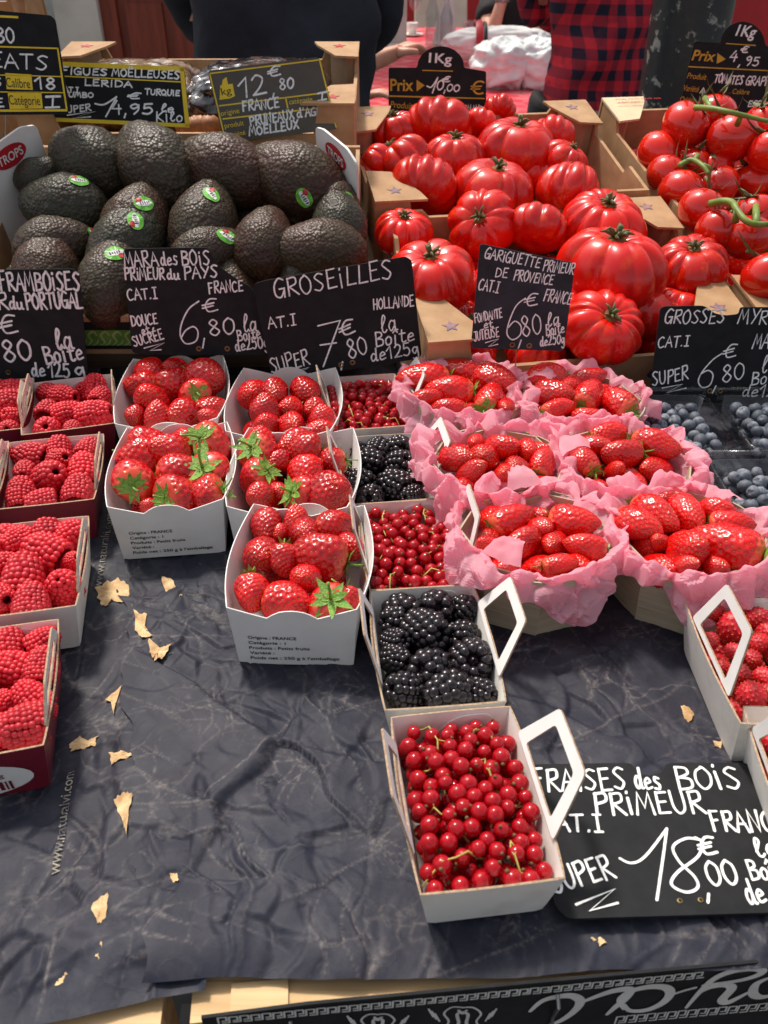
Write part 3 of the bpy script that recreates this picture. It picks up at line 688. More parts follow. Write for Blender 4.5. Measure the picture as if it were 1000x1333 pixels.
# pale web address printed along the left sheet
adr = MB(); V, F = font_mesh('www.naturalvi.com')
def printed_on_table(txt, pa, pb, h, z, parent, mat, name='printed_text', bold=0):
    a, b = P(*pa, z), P(*pb, z); m = MB(); print_fit(m, txt, (a.x, a.y), (b.x, b.y), h, 0, z, bold); m.v = [(x, y, paper_z(1, (x, y))+.0012) for x, y, _ in m.v]; return m.build(name, [mat], parent)
M['pale_ink'] = simple('pale_print', srgb(168, 160, 142), srgb(96, 94, 96), 130, .7, lo=.42, hi=.6)
printed_on_table('www.naturalvi.com', (77, 1137), (97, 1003), .0072, .0052, left, M['pale_ink'])
printed_on_table('www.naturalvi.com', (131, 762), (147, 668), .0080, .0052, left, M['pale_ink'])
# torn places where the brown board shows, each a curled scrap of the sheet
M['torn'] = simple('torn_board', srgb(226, 194, 146), srgb(176, 138, 94), 90, .85, .6, 160, .0012)
def torn(cx, cy, pts, seed, parent, z=.0075, k=1):
    rng = random.Random(seed); poly = [P(cx+x, cy+y, z) for x, y in pts]; c = sum(poly, Vector())/len(poly); K = 5; vs, fs = [Vector((c.x, c.y, paper_z(k, c)+.0006))], []
    out = []
    for i in range(len(poly)):
        a, b = poly[i], poly[(i+1) % len(poly)]
        for j in range(K):
            p = a.lerp(b, j/K); o = (p-c); out.append(c+o*(1+rng.uniform(-.13, .13)))
    n = len(out)
    for f in (.5, 1.0):
        for p in out:
            q = c+(p-c)*f; q.z = max(paper_z(k, q), paper_z(k, c))*.7+paper_z(k, q)*.3+.0005+rng.uniform(-.0001, .0007)*f + .0006*math.sin(q.x*700+seed)*f; vs.append(q)
    for i in range(n): fs.append((0, 1+i, 1+(i+1) % n)); fs.append((1+i, 1+n+i, 1+n+(i+1) % n, 1+(i+1) % n))
    m = MB(); m.add(vs, fs); o = m.build('torn_patch', [M['torn']], parent); solidify(o, .0004); return o
TORN = [(148, 775, [(-22,-6),(-10,-14),(6,-18),(18,-12),(20,6),(12,14),(-2,8),(-8,18),(-18,12)]), (222, 770, [(-12,-14),(2,-12),(10,2),(16,10),(6,22),(-4,12)]),
        (187, 823, [(-10,-18),(6,-14),(4,2),(12,14),(0,20),(-8,8)]), (206, 856, [(-10,-14),(4,-4),(18,-6),(8,8),(-2,18),(-8,6)]),
        (148, 912, [(-10,6),(12,-14),(6,8),(2,22),(-2,8)]), (110, 972, [(-18,2),(-4,-8),(8,-2),(20,-10),(14,4),(-2,8),(-14,10)]),
        (158, 993, [(-14,-6),(2,-8),(18,-2),(4,4),(-10,8)]), (166, 1070, [(-14,-14),(0,-26),(12,-22),(6,0),(2,26),(-4,10)]),
        (134, 1195, [(-12,-6),(10,-24),(8,10),(-4,18)]), (78, 1274, [(-20,4),(0,-16),(16,2),(-4,12)]), (131, 1243, [(-3,-12),(5,-8),(2,12),(-4,8)]),
        (893, 930, [(-8,-8),(4,-4),(10,4),(4,14),(-4,8)]), (932, 975, [(-6,-4),(6,-4),(4,6),(-4,4)]), (778, 1232, [(-12,-4),(2,-6),(10,2),(0,6)]), (228, 1148, [(-6,-4),(4,-6),(6,4),(-2,6)])]
for i, (cx, cy, pts) in enumerate(TORN): 
    q = TM.inverted() @ P(cx, cy, .004); lf = q.x < -.239+SHX(q.y); torn(cx, cy, pts, i, left if lf else right, 0, 1 if lf else 2)
# ------------------------------------------------------------------ wooden crates under the front edge
def local_plane_strokes(): pass
FA, FB = P(262, 1327, -.003), P(1000, 1253, -.003); fd = (FB-FA).normalized(); TM2 = Matrix.Translation(FA) @ Matrix.Rotation(math.atan2(fd.y, fd.x), 4, 'Z')
cr = empty('wooden_crate', tuple(TM @ Vector((-.16, .15, -.3))), 'pale wooden crate whose slats show under the paper at bottom left', 'crate')
def cpart(name, mb, mats, root):
    o = mb.build(name, mats); o.parent = root; o.matrix_parent_inverse = root.matrix_world.inverted() if False else Matrix.Translation(-root.location); return o
XS = (TM2.inverted() @ P(232, 1310, -.01)).x
mb = MB()
for z0, z1 in ((-.055, -.0068), (-.12, -.065), (-.19, -.13)): mb.box(XS-.5, XS-.008, .0, .008, z0, z1, 0, TM2)
mb.box(XS-.5, XS-.008, .0, .030, -.0064, -.0032, 0, TM2)
cpart('slats', mb, [M['wood']], cr)
mb = MB(); mb.box(XS-.045, XS-.01, .0085, .032, -.30, -.013, 0, TM2); cpart('corner_post', mb, [M['wood']], cr)
mb = MB(); mb.box(XS-.5, XS-.008, -.0015, -.0003, -.10, -.058, 0, TM2); cpart('printed_band', mb, [M['black']], cr)
cr2 = empty('wooden_crate', tuple(TM2 @ Vector((.2, .15, -.3))), 'wooden crate with black band of white lettering and key pattern at bottom right', 'crate')
mb = MB(); mb.box(XS+.008, XS+.62, .0, .030, -.0064, -.0032, 0, TM2); mb.box(XS+.03, XS+.062, .001, .018, -.0030, -.0008, 0, TM2)
for z0, z1 in ((-.09, -.0068), (-.19, -.10)): mb.box(XS+.008, XS+.62, .0, .008, z0, z1, 0, TM2)
cpart('slats', mb, [M['wood']], cr2)
mb = MB(); mb.box(XS+.01, XS+.045, .0085, .032, -.30, -.013, 0, TM2); mb.box(XS+.58, XS+.615, .0085, .032, -.30, -.013, 0, TM2); cpart('corner_post', mb, [M['wood']], cr2)
# black printed band: a sheet on the crate's front, its artwork traced on the sheet's own plane
BO = TM2 @ Vector((0, -.0022, 0)); BN = TM2.to_3x3() @ Vector((0, -1, 0)); BU = TM2.to_3x3() @ Vector((1, 0, 0))
def buv(px, py):
    p = PP(px, py, BO, BN)-BO; return (p.dot(BU), p.z)
BM_ = Matrix(((BU.x, 0, BN.x, BO.x), (BU.y, 0, BN.y, BO.y), (BU.z, 1, BN.z, BO.z), (0, 0, 0, 1)))
mb = MB(); lo = -.089
top = [buv(x, y) for x, y in ((262, 1326), (400, 1308), (600, 1289), (800, 1270), (1000, 1252), (1100, 1243))]
poly = [(top[0][0], lo)] + [(u, max(v, lo+.01)) for u, v in top] + [(top[-1][0], lo)]
mb.prism(poly, .0018, 0, BM_); cpart('printed_band', mb, [M['black']], cr2)
art = Lettering(5e-4)
def bstroke(pts, pen, taper=False, sm=True):
    p = [buv(*q) for q in pts]; art.stroke(smooth_path(p) if sm else p, pen, 0, taper)
# key pattern running along the band's upper and lower edges
def key_run(p0, p1, n, hv, up):
    a, b = Vector(buv(*p0)), Vector(buv(*p1))
    for k in range(n):
        u0 = a.lerp(b, k/n); u1 = a.lerp(b, (k+1)/n); d = u1-u0
        for i, j in (((0, 0), (.0, 1)), ((0, 1), (.75, 1)), ((.75, 1), (.75, .35)), ((.35, .35), (.75, .35)), ((.35, .0), (1, 0))):
            art.stroke([tuple(u0+d*i[0]+Vector((0, hv*i[1]))), tuple(u0+d*j[0]+Vector((0, hv*j[1])))], .0011, 0)
key_run((285, 1331), (915, 1271), 46, .0062, 1)
key_run((800, 1331), (1010, 1312), 16, .0085, 1)
# flowing upside-down script
bstroke([(690,1315),(705,1302),(725,1296),(745,1295),(755,1302),(748,1314),(728,1328),(700,1338)], .0042, True)
bstroke([(755,1304),(775,1296),(800,1288),(820,1287),(812,1300),(800,1310),(790,1319)], .0042, True)
bstroke([(812,1312),(806,1300),(820,1289),(845,1283),(866,1284),(872,1292),(862,1304),(842,1313),(820,1314),(812,1306)], .0042, True)
bstroke([(872,1294),(890,1288),(905,1284)], .0022)
bstroke([(893,1310),(910,1290),(930,1272),(955,1262),(980,1259),(992,1262),(985,1268),(960,1275),(915,1281)], .0042, True)
bstroke([(908,1292),(925,1284),(945,1281),(952,1286),(940,1300),(946,1304),(960,1298),(975,1290)], .0044, True)
bstroke([(1000,1272),(984,1280),(980,1292),(990,1297),(1010,1293)], .0044, True)
# little crests
for cx, cy, s in ((602, 1322, 1.0), (492, 1330, .9)):
    for sg in (-1, 1):
        bstroke([(cx, cy-12*s), (cx+sg*14*s, cy-12*s), (cx+sg*24*s, cy-4*s), (cx+sg*18*s, cy+6*s), (cx+sg*24*s, cy+16*s)], .0013)
        bstroke([(cx, cy-6*s), (cx+sg*7*s, cy-3*s), (cx+sg*5*s, cy+8*s), (cx+sg*10*s, cy+14*s)], .0020)
        for q in range(3): bstroke([(cx+sg*(30+q*4)*s, cy+(6-q*3)*s), (cx+sg*(36+q*4)*s, cy-(4+q*3)*s)], .0012)
    bstroke([(cx-5*s, cy-8*s), (cx, cy-4*s), (cx+5*s, cy-8*s)], .0018)
o = art.mb.build('printed_lettering', [simple('silver_print', srgb(206, 206, 200), srgb(190, 190, 184), 60, .5)]); o.matrix_world = BM_; o.parent = cr2; o.matrix_parent_inverse = Matrix.Translation(-cr2.location)
for px, py in ((378, 1290), (722, 1284)):
    mb = MB(); q = TM2.inverted() @ P(px, py, -.01); mb.tube([TM2 @ Vector((q.x, -.0035, -.004)), TM2 @ Vector((q.x, -.0085, -.010)), TM2 @ Vector((q.x, -.0045, -.03)), TM2 @ Vector((q.x+.001, -.0042, -.05))], .0011, 6); cpart('wire_staple', mb, [M['metal']], cr2)
# ------------------------------------------------------------------ punnets
def fit(corners, z):
    bl, br, fr, fl = [P(x, y, z) for x, y in corners]; c = (bl+br+fr+fl)/4
    u = ((br-bl)+(fr-fl)).normalized(); v = ((bl-fl)+(br-fr)).normalized()
    yaw = (math.atan2(u.y, u.x)+math.atan2(-v.x, v.y))/2
    return Vector((c.x, c.y, .0035)), yaw, ((br-bl).length+(fr-fl).length)/2, ((bl-fl).length+(br-fr).length)/2
def wall_strip(mb, b0, b1, t0, t1, prof, bow=(0, 0), n=20, rows=5, mat=0):
    """one folded wall: bottom edge b0-b1, top edge t0-t1, top height scaled by prof(t), bowed outward at the top"""
    vs, fs = [], []
    for i in range(n+1):
        t = i/n; b = Vector(b0).lerp(Vector(b1), t); q = Vector(t0).lerp(Vector(t1), t); k = math.sin(math.pi*t)
        q.x += bow[0]*k; q.y += bow[1]*k
        for j in range(rows+1):
            s = j/rows*prof(t); p = b.lerp(q, s); p.x -= 0; vs.append(p)
    for i in range(n):
        for j in range(rows): a = i*(rows+1)+j; fs.append((a, a+rows+1, a+rows+2, a+1))
    mb.add(vs, fs, mat)
def tray_body(w, l, h, kw, kl, bow, prof_end, prof_side, mats, thick, moff, roff, root):
    wb, lb = w*kw/2, l*kl/2; wt, lt = w/2, l/2; mb = MB()
    B = [(-wb, -lb, .001), (wb, -lb, .001), (wb, lb, .001), (-wb, lb, .001)]; T = [(-wt, -lt, h), (wt, -lt, h), (wt, lt, h), (-wt, lt, h)]
    for i, (pf, bw) in enumerate(((prof_end, (0, -bow*.25)), (prof_side, (bow, 0)), (prof_end, (0, bow*.25)), (prof_side, (-bow, 0)))):
        j = (i+1) % 4; wall_strip(mb, B[i], B[j], T[i], T[j], pf, bw)
    mb.add(B, [(0, 1, 2, 3)])
    me = mb.mesh('tray', mats); bm = bmesh.new(); bm.from_mesh(me); bmesh.ops.remove_doubles(bm, verts=bm.verts, dist=1e-5); bm.to_mesh(me); bm.free()
    me.polygons.foreach_set('use_smooth', [False]*len(me.polygons))
    o = obj('tray', me, root); solidify(o, thick, 1.0, moff, roff); return o
def bump_prof(t):
    d = abs(t-.5); base = 1-.15*min(1, d and (1-d*2)/.62 if d > .17 else 1)
    if d < .17: return base+.14*math.sqrt(max(0, 1-(d/.17)**2))
    return base
PUN = {}
def straw_punnet(corners, key, label, rimz=.0625, text=False):
    c, yaw, w, l = fit(corners, rimz); root = empty('strawberry_punnet', c, label, 'punnet', 'white card strawberry punnets', yaw)
    tray_body(w*.97, l, rimz, .92, .96, .011, bump_prof, lambda t: 1-.07*math.sin(math.pi*t), [M['white'], M['white'], M['white2']], .0009, 0, 0, root)
    if text:
        mb = MB(); lb, wb = l*.96/2, w*.97*.92/2; wt = w*.97/2
        o_ = Vector((0, -lb, .001)); v = Vector((0, -l/2+lb, rimz-.001)).normalized(); off = -.0016
        m = MB()
        for i, (tx, ww) in enumerate((('Origine : FRANCE', .43), ('Catégorie : 1', .33), ('Produits : Petits fruits', .54), ('Variété :', .22), ("Poids net : 250 g à l'emballage", .80))):
            z = .0295-i*.0058; x0 = -wb*.80; print_fit(m, tx, (x0, z), (x0+ww*2*wb*.98, z), .0033, 0, 0, .012)
        m.v = [(x, o_.y+v.y*y+off-.011*.25*math.sin(math.pi*min(1, max(0, x/(2*wb)+.5)))*y/rimz, o_.z+v.z*y) for x, y, _ in m.v]; m.build('printed_text', [M['ink']], root)
    PUN[key] = (root, c, yaw, w, l, rimz); return root
def handle(root, side, y0, w, h, L0, L1, hh, lean, mats, bar=.0085, name='handle'):
    """flap with a hand hole standing on the side wall's edge"""
    O = [(-L0/2, 0), (L0/2, 0), (L1/2, hh), (-L1/2, hh)]; O = round_poly(O, .0035, 3)
    I = [(-L0/2+bar*1.5, .004), (L0/2-bar*1.5, .004), (L1/2-bar*.75, hh-bar), (-L1/2+bar*.75, hh-bar)]; I = round_poly(I, .003, 3)
    n = len(O); vs = []; ca, sa = math.cos(R(lean)), math.sin(R(lean))
    for p in O+I: vs.append((side*(w/2+p[1]*sa+.0006), y0+p[0]*1, h+p[1]*ca))
    mb = MB(); mb.add(vs, [(i, (i+1) % n, n+(i+1) % n, n+i) if side < 0 else (i, n+i, n+(i+1) % n, (i+1) % n) for i in range(n)])
    o = mb.build(name, mats, root); solidify(o, .0013, 0, 0, len(mats)-1); return o
def card_punnet(corners, key, label, rimz=.045, hand=((1, 27, .043), (-1, 17, .038)), outer='white', name='card_punnet', group='small white card punnets', wl=None, L=(.082, .050), oval=False, y0=0):
    c, yaw, w, l = fit(corners, rimz)
    if wl: w, l = wl
    root = empty(name, c, label, 'punnet', group, yaw)
    mats = [M[outer] if outer != 'white' else M['white2'], M['white2'], M['edge']]
    tray_body(w, l, rimz, .84, .88, .003, lambda t: 1, lambda t: 1, mats, .0013, 1, 2, root)
    for s, lean, hh in hand: handle(root, s, y0, w, rimz, L[0], L[1], hh, lean, [M['white'] if outer == 'white' else M['white2'], M['edge']])
    # folded tab inside the back wall
    mb = MB(); mb.prism(round_poly([(-.012, rimz*.25), (.03, rimz*.25), (.03, rimz*.93), (.004, rimz*.93), (-.012, rimz*.6)], .01), .0008, 0, Matrix.Translation((0, l/2-.0055, 0)) @ Matrix.Rotation(R(84), 4, 'X')); mb.build('folded_tab', [M['white']], root)
    if oval:
        lb = l*.88/2; ky = (-l/2+lb)/rimz; m = MB(); n = 28; vs = []
        q = [(-.012+.046*math.cos(2*math.pi*i/n), .020+.0185*math.sin(2*math.pi*i/n)) for i in range(n)]
        m.add([(x, -lb+ky*z-.0022, z+.001) for x, z in q], [tuple(range(n))]); m.build('oval_label', [M['white']], root)
        m = MB()
        for i, (x0, ww) in enumerate(((.002, .0012), (.0045, .0022), (.008, .001), (.0105, .0026), (.0145, .0012), (.017, .0018))):
            m.add([(x, -lb+ky*z-.0026, z+.001) for x, z in ((x0, .007), (x0+ww, .007), (x0+ww, .017), (x0, .017))], [(0, 1, 2, 3)])
        t = MB(); print_fit(t, '125 g', (-.006, 0), (.016, 0), .005); m.add([(x, -lb+ky*(y+.022)-.0026, y+.023) for x, y, _ in t.v], t.f)
        m.build('bar_code_and_weight', [M['wine']], root)
    PUN[key] = (root, c, yaw, w, l, rimz); return root
# ------------------------------------------------------------------ filling them
def fill(key, items, meshes, noun, where, group, rows, z, cat, name, cal=None, kind='round', low=0, lowr=.017, lowz=.004, zj=.004, pitch=None, seed=1, calscale=.95, grow=1.08, kk=.86):
    rng = random.Random(seed); pts, rad, info = [], [], []
    root, c, yaw, w, l, rz = PUN[key]
    for it in items:
        px, py, r = it[:3]; p = P(px, py, z+rng.uniform(-zj, zj)); rw = r*depth(p)/FPX*grow
        pts.append(p); rad.append(rw); info.append(it)
    n0 = len(pts)
    if low:
        nx = max(1, round(w*.8/(lowr*2.1))); ny = max(1, round(low/nx)); cy, sy = math.cos(yaw), math.sin(yaw)
        for i in range(nx):
            for j in range(ny):
                x = ((i+.5)/nx-.5)*(w*.84)+rng.uniform(-.002, .002); y = ((j+.5)/ny-.5)*(l*.86)+rng.uniform(-.002, .002)
                pts.append(Vector((c.x+x*cy-y*sy, c.y+x*sy+y*cy, lowr+lowz))); rad.append(lowr*rng.uniform(.9, 1.05)); info.append(None)
    pts = relax(pts, rad, k=kk)
    for q, r in zip(pts, rad):
        dx, dy = q.x-c.x, q.y-c.y; cy_, sy_ = math.cos(yaw), math.sin(yaw); u, v = dx*cy_+dy*sy_, -dx*sy_+dy*cy_; mu, mv = max(.004, w*.5-r*(.86 if rz > .055 else .8)), max(.004, l*.5-r*(1.05 if rz > .055 else .8)); u = max(-mu, min(mu, u)); v = max(-mv, min(mv, v)); q.x, q.y = c.x+u*cy_-v*sy_, c.y+u*sy_+v*cy_
    words = place_words([(p.x, p.y) for p in pts[:n0]], rows)
    for k, (p, r, it) in enumerate(zip(pts, rad, info)):
        me = meshes[rng.randrange(len(meshes))]; o = obj(name, me)
        if it is not None and len(it) > 3:
            a = R(it[3]); cflag = len(it) > 4 and it[4]
            pt = R(it[5]) if len(it) > 5 else (R(-28) if cflag == 1 else R(rng.uniform(2, 16)))
            d = (math.cos(a)*math.cos(pt), math.sin(a)*math.cos(pt), math.sin(pt))
        else:
            a = rng.uniform(-2.6, -.5); pt = rng.uniform(.25, .9); d = (math.cos(a)*math.cos(pt), math.sin(a)*math.cos(pt), math.sin(pt))
        orient(o, p, r, d, rng.uniform(0, 6.28))
        if it is not None: tag(o, f'{noun}, {words[k]} of {where}', cat, group)
        else: tag(o, f'{noun} half hidden low in {where}', cat, f'lower layer in {where}')
        if cal:
            q = obj('calyx', cal[rng.randrange(len(cal))], o); zmin = ZMIN[me.name]
            q.location = (0, 0, zmin+.0); s = calscale*(1.15 if (it is not None and len(it) > 4 and it[4] == 2) else .85); q.scale = (s, s, s)
# strawberry punnets
straw_punnet([(167,468),(283,468),(293,548),(158,553)], 'S1', 'white strawberry punnet at the back left, behind the one with printed text')
straw_punnet([(157,558),(290,557),(300,655),(150,660)], 'S2', 'white strawberry punnet with black printed text beside the raspberry punnets', text=True)
straw_punnet([(306,474),(424,492),(443,562),(312,565)], 'S3', 'white strawberry punnet rearmost in the middle row, under the red currant price sign')
straw_punnet([(310,553),(445,570),(469,668),(316,657)], 'S4', 'white strawberry punnet in the middle of the three beside the blackberries')
straw_punnet([(320,655),(462,668),(481,803),(309,788)], 'S5', 'front white strawberry punnet with printed text, standing beside bare blue paper', text=True)
SG = 'strawberries in the white card punnets'
WH = dict(S1='the back left strawberry punnet', S2='the left printed strawberry punnet', S3='the strawberry punnet under the currant sign', S4='the middle strawberry punnet', S5='the front strawberry punnet')
SI = dict(
S1=[(196,479,17,-60),(176,503,20,180),(230,480,15),(224,500,22,40,0,20),(200,522,22),(269,492,24,-30),(258,511,20,100,1),(176,541,13),(204,543,17,90,0,50),(240,540,21),(282,530,17,20),(274,548,14)],
S2=[(192,576,25,20),(168,597,26,200),(220,590,25),(240,572,14,90),(170,632,28,100,1),(232,618,25,0,0,5),(276,580,25,60,2,-50),(282,618,27,80,2,-58),(226,652,27,60,1),(274,654,24,180,1),(200,660,12)],
S3=[(321,514,19),(358,512,19,-90),(344,534,18,90,0,60),(398,512,19,-70),(378,532,15),(346,553,15),(380,551,17),(410,532,14),(428,545,16,90,0,55),(420,562,17,10)],
S4=[(332,560,18,90,0,50),(328,591,23,60,2,-50),(388,572,22),(402,590,22,180,0,5),(428,600,18,180,1,-10),(364,602,16),(396,614,22,-70),(336,621,21,150,2,-45),(340,645,18),(392,645,23,40,2,-40),(438,643,29),(364,640,13)],
S5=[(338,677,21,-80),(388,673,18,100,0,50),(398,695,19),(432,685,22,15,0,10),(364,694,11),(328,722,26),(370,728,20,-85,1,-20),(422,726,29,170,0,10),(456,714,19),(328,770,23,-85,1,-20),(374,779,28,-20,1,5),(394,758,20),(432,787,28,100,2,-58),(468,783,17,-60,2,-30)])
for i, k in enumerate(SI): fill(k, SI[k], STRAW, 'ripe strawberry', WH[k], SG, 4, .055, 'strawberry', 'strawberry', CALYX, low=8, lowr=.0165, seed=10+i)
# raspberry punnets
RW, RL = .092, .122
RH = ((1, 6, .022), (-1, 3, .022))
def rasp_p(brx, key, label, **k): card_punnet(brx, key, label, .05, RH, k.pop('outer', 'wine'), 'raspberry_punnet', 'card raspberry punnets', (RW, RL), (.095, .055), **k)
def rc(br, fr, z=.05):
    b, f = P(*br, z), P(*fr, z); v = (b-f).normalized(); u = Vector((v.y, -v.x, 0)); m = (b+f)/2
    c = [m-u*RW+v*RL/2, m+v*RL/2, m-v*RL/2, m-u*RW-v*RL/2]
    out = []
    for p in c:
        d = p-CAM; s = FPX/d.dot(FW); out.append((500+d.x*s, 666.5-d.dot(UP)*s))
    return out
rasp_p(rc((45,492),(27,565)), 'R1', 'raspberry punnet in the left back corner, partly under the raspberry price sign')
rasp_p(rc((146,488),(149,557)), 'R2', 'raspberry punnet at the back between its price sign and the strawberries')
rasp_p(rc((12,575),(-8,668)), 'R3', 'raspberry punnet of which only the right flap shows at the left edge')
rasp_p(rc((135,567),(122,655)), 'R4', 'raspberry punnet in the third row from the front, beside the printed strawberry punnet')
rasp_p(rc((116,672),(98,797)), 'R5', 'raspberry punnet second from the front with white outside and pale flap', outer='white')
rasp_p(rc((76,812),(57,972)), 'R6', 'front raspberry punnet with dark red front and white oval label', oval=True)
RWH = dict(R1='the corner raspberry punnet', R2='the back raspberry punnet beside strawberries', R3='the raspberry punnet at the left edge', R4='the third raspberry punnet from the front', R5='the second raspberry punnet from the front', R6='the front raspberry punnet')
RI = dict(
R1=[(18,507,18,10),(16,525,20,20),(18,545,14),(12,560,14),(-15,512,18),(-18,540,19),(-40,520,18)],
R2=[(64,509,14),(86,517,17,-20),(123,497,17,90,0,40),(131,517,14,80),(62,535,15,90),(88,539,18,20),(124,542,21,0),(62,561,18),(94,559,12),(108,508,11)],
R3=[(6,592,14),(2,620,16),(-22,600,17),(-25,640,17)],
R4=[(43,589,20,170),(79,578,17,100,0,40),(116,586,17,80),(78,599,16),(67,621,23),(108,611,20,100,0,30),(32,615,15),(28,643,20,100,0,35),(102,639,21,95,0,20),(54,655,19,200)],
R5=[(22,679,22,150,0,20),(67,672,21,95,0,40),(22,706,20),(90,695,21,30,0,20),(58,721,27,160,0,15),(4,737,19),(95,730,13),(33,751,27,95,0,30),(83,764,24,-85,0,60),(40,786,25,100,0,25),(2,778,19)],
R6=[(11,830,23,95,0,30),(56,835,19,30,0,20),(18,871,26,180,0,15),(53,868,23,95,0,25),(38,913,24,150,0,30),(28,949,30,205,0,5),(2,917,18),(62,922,14),(-26,850,22),(-28,900,24),(-15,950,24)])
for i, k in enumerate(RI): fill(k, RI[k], RASP, 'red raspberry', RWH[k], 'raspberries in the card punnets', 4 if len(RI[k]) > 7 else 2, .044, 'raspberry', 'raspberry', None, low=12, lowr=.0115, seed=40+i, zj=.003, grow=.96, kk=1.0)
# red currant and blackberry punnets
card_punnet([(428,490),(508,483),(533,565),(441,571)], 'C1', 'rearmost white punnet of red currants under the currant sign', wl=(.083, .125))
card_punnet([(443,571),(531,567),(566,655),(457,662)], 'B1', 'white punnet of blackberries in the second row, between two currant punnets at the back', wl=(.083, .122))
card_punnet([(476,662),(576,656),(608,762),(489,768)], 'C2', 'white punnet of red currants between the two blackberry punnets', wl=(.083, .122), hand=((1, 14, .042), (-1, 16, .038)))
card_punnet([(487,774),(612,767),(655,915),(503,928)], 'B2', 'white punnet of blackberries just behind the front currant punnet', wl=(.083, .124))
card_punnet([(508,938),(661,926),(736,1147),(551,1165)], 'C3', 'front white punnet of red currants beside the flat black price sign')
card_punnet([(896,787),(1046,787),(1130,940),(978,940)], 'W1', 'white punnet of wild strawberries with a tall hand flap at the right edge', .05, ((-1, -12, .048), (1, 10, .040)), wl=(.095, .125))
card_punnet([(985,942),(1150,942),(1230,1120),(1040,1120)], 'W2', 'white punnet at the right edge above the flat price sign, its corner showing', .045, ((-1, 0, .030), (1, 10, .03)), wl=(.09, .12))
BI = dict(
B2=[(522,779,22),(567,787,22),(606,794,18),(514,808,17),(557,828,26),(600,827,18),(516,835,16),(517,859,17),(560,872,25),(613,863,27),(527,904,23),(580,906,26),(624,902,19)],
B1=[(467,583,11),(494,583,16),(515,580,15),(482,603,18),(520,608,18),(472,627,15),(516,632,19),(537,622,11),(482,649,16),(535,646,13)])
BW = dict(B2='the front blackberry punnet', B1='the back blackberry punnet')
for i, k in enumerate(BI): fill(k, BI[k], BLACKB, 'shiny blackberry', BW[k], 'blackberries in the card punnets', 4, .036, 'blackberry', 'blackberry', None, low=12, lowr=.0115, seed=60+i, zj=.003)
WI = dict(W1=[(930,797,14),(955,817,22),(986,808,15),(997,822,14),(955,847,11),(977,860,15),(990,839,14),(925,834,12),(961,876,13),(979,906,20),(993,882,13),(940,868,10),(1000,905,15),(1012,850,18),(1020,880,18)], W2=[(1003,965,17),(1020,985,17),(1010,1000,15)])
WW = dict(W1='the tall-flapped punnet at right', W2='the punnet in the right corner')
for i, k in enumerate(WI): fill(k, WI[k], WILD, 'wild strawberry', WW[k], 'wild strawberries', 4 if k == 'W1' else 1, .043, 'wild strawberry', 'wild_strawberry', None, low=16, lowr=.0105, seed=70+i, zj=.004, grow=.92)
def currants(key, where, seed, ncl=(2, 4)):
    rng = random.Random(seed); root, c, yaw, w, l, rz = PUN[key]; cy, sy = math.cos(yaw), math.sin(yaw); pts = []; r0 = .0056
    for lay, zz in enumerate((rz-.004, rz-.013, rz-.021)):
        k = .97 - .05*lay
        for _ in range(4200):
            x = rng.uniform(-.5, .5)*(w*k-.008); y = rng.uniform(-.5, .5)*(l*k-.008); hump = .008*math.cos(x/w*3)*math.cos(y/l*3)*(1-lay*.3)
            p = Vector((x, y, zz+hump-rng.uniform(0, .005)))
            if all((p-q).length > r0*1.68 for q, _ in pts): pts.append((p, r0*rng.uniform(.84, 1.1)))
    cell = {}
    for p, r in pts:
        i = min(ncl[0]-1, int((p.x/w+.5)*ncl[0])); j = min(ncl[1]-1, int((.5-p.y/l)*ncl[1])); cell.setdefault((i, j), []).append((p, r))
    cwords = {0: 'left', 1: 'right'}; rwords = ['back', 'second', 'third', 'front']
    for (i, j), ps in sorted(cell.items()):
        cen = sum((p for p, _ in ps), Vector())/len(ps); wc = Vector((c.x+cen.x*cy-cen.y*sy, c.y+cen.x*sy+cen.y*cy, cen.z-.01))
        t = empty('currant_cluster', wc, f'red currant cluster, {cwords[i]} of the {rwords[j]} row in {where}', 'red currants', 'red currant clusters', yaw)
        cl = Vector((cen.x, cen.y, cen.z-.01)); top = [q for q in ps if q[0].z > cen.z]; mb = MB()
        a = rng.uniform(0, 6.28); ln = rng.uniform(.012, .02); zt = rz+rng.uniform(.001, .005)-cl.z; px = []
        for s in range(7):
            u = s/6-.5; px.append(Vector((math.cos(a)*u*2*ln+.003*math.sin(u*5+a), math.sin(a)*u*2*ln+.003*math.cos(u*4), zt-.012*(abs(u)*2)**2-(.004 if s % 2 else 0))))
        mb.tube(px, [.0005, .0006, .0006, .0006, .0007, .0007, .0008], 5)
        for s in (1, 2, 3, 4, 5):
            if not top: break
            q = min(top, key=lambda z_: (z_[0]-cl-px[s]).length)[0]-cl; m_ = (px[s]+q)/2+Vector((0, 0, .002)); mb.tube([px[s], m_, q], .00038, 4)
        mb.build('stem', [M['stalk']], t, True)
        for p, r in ps:
            o = obj('berry', CURR, t); d = Vector((rng.uniform(-1, 1), rng.uniform(-1, 1), rng.uniform(-1, .8))); orient(o, p-cl, r, d if d.length > .1 else (0, 0, 1), 0)
currants('C1', 'the rear currant punnet', 5); currants('C2', 'the middle currant punnet', 6); currants('C3', 'the front currant punnet', 7)
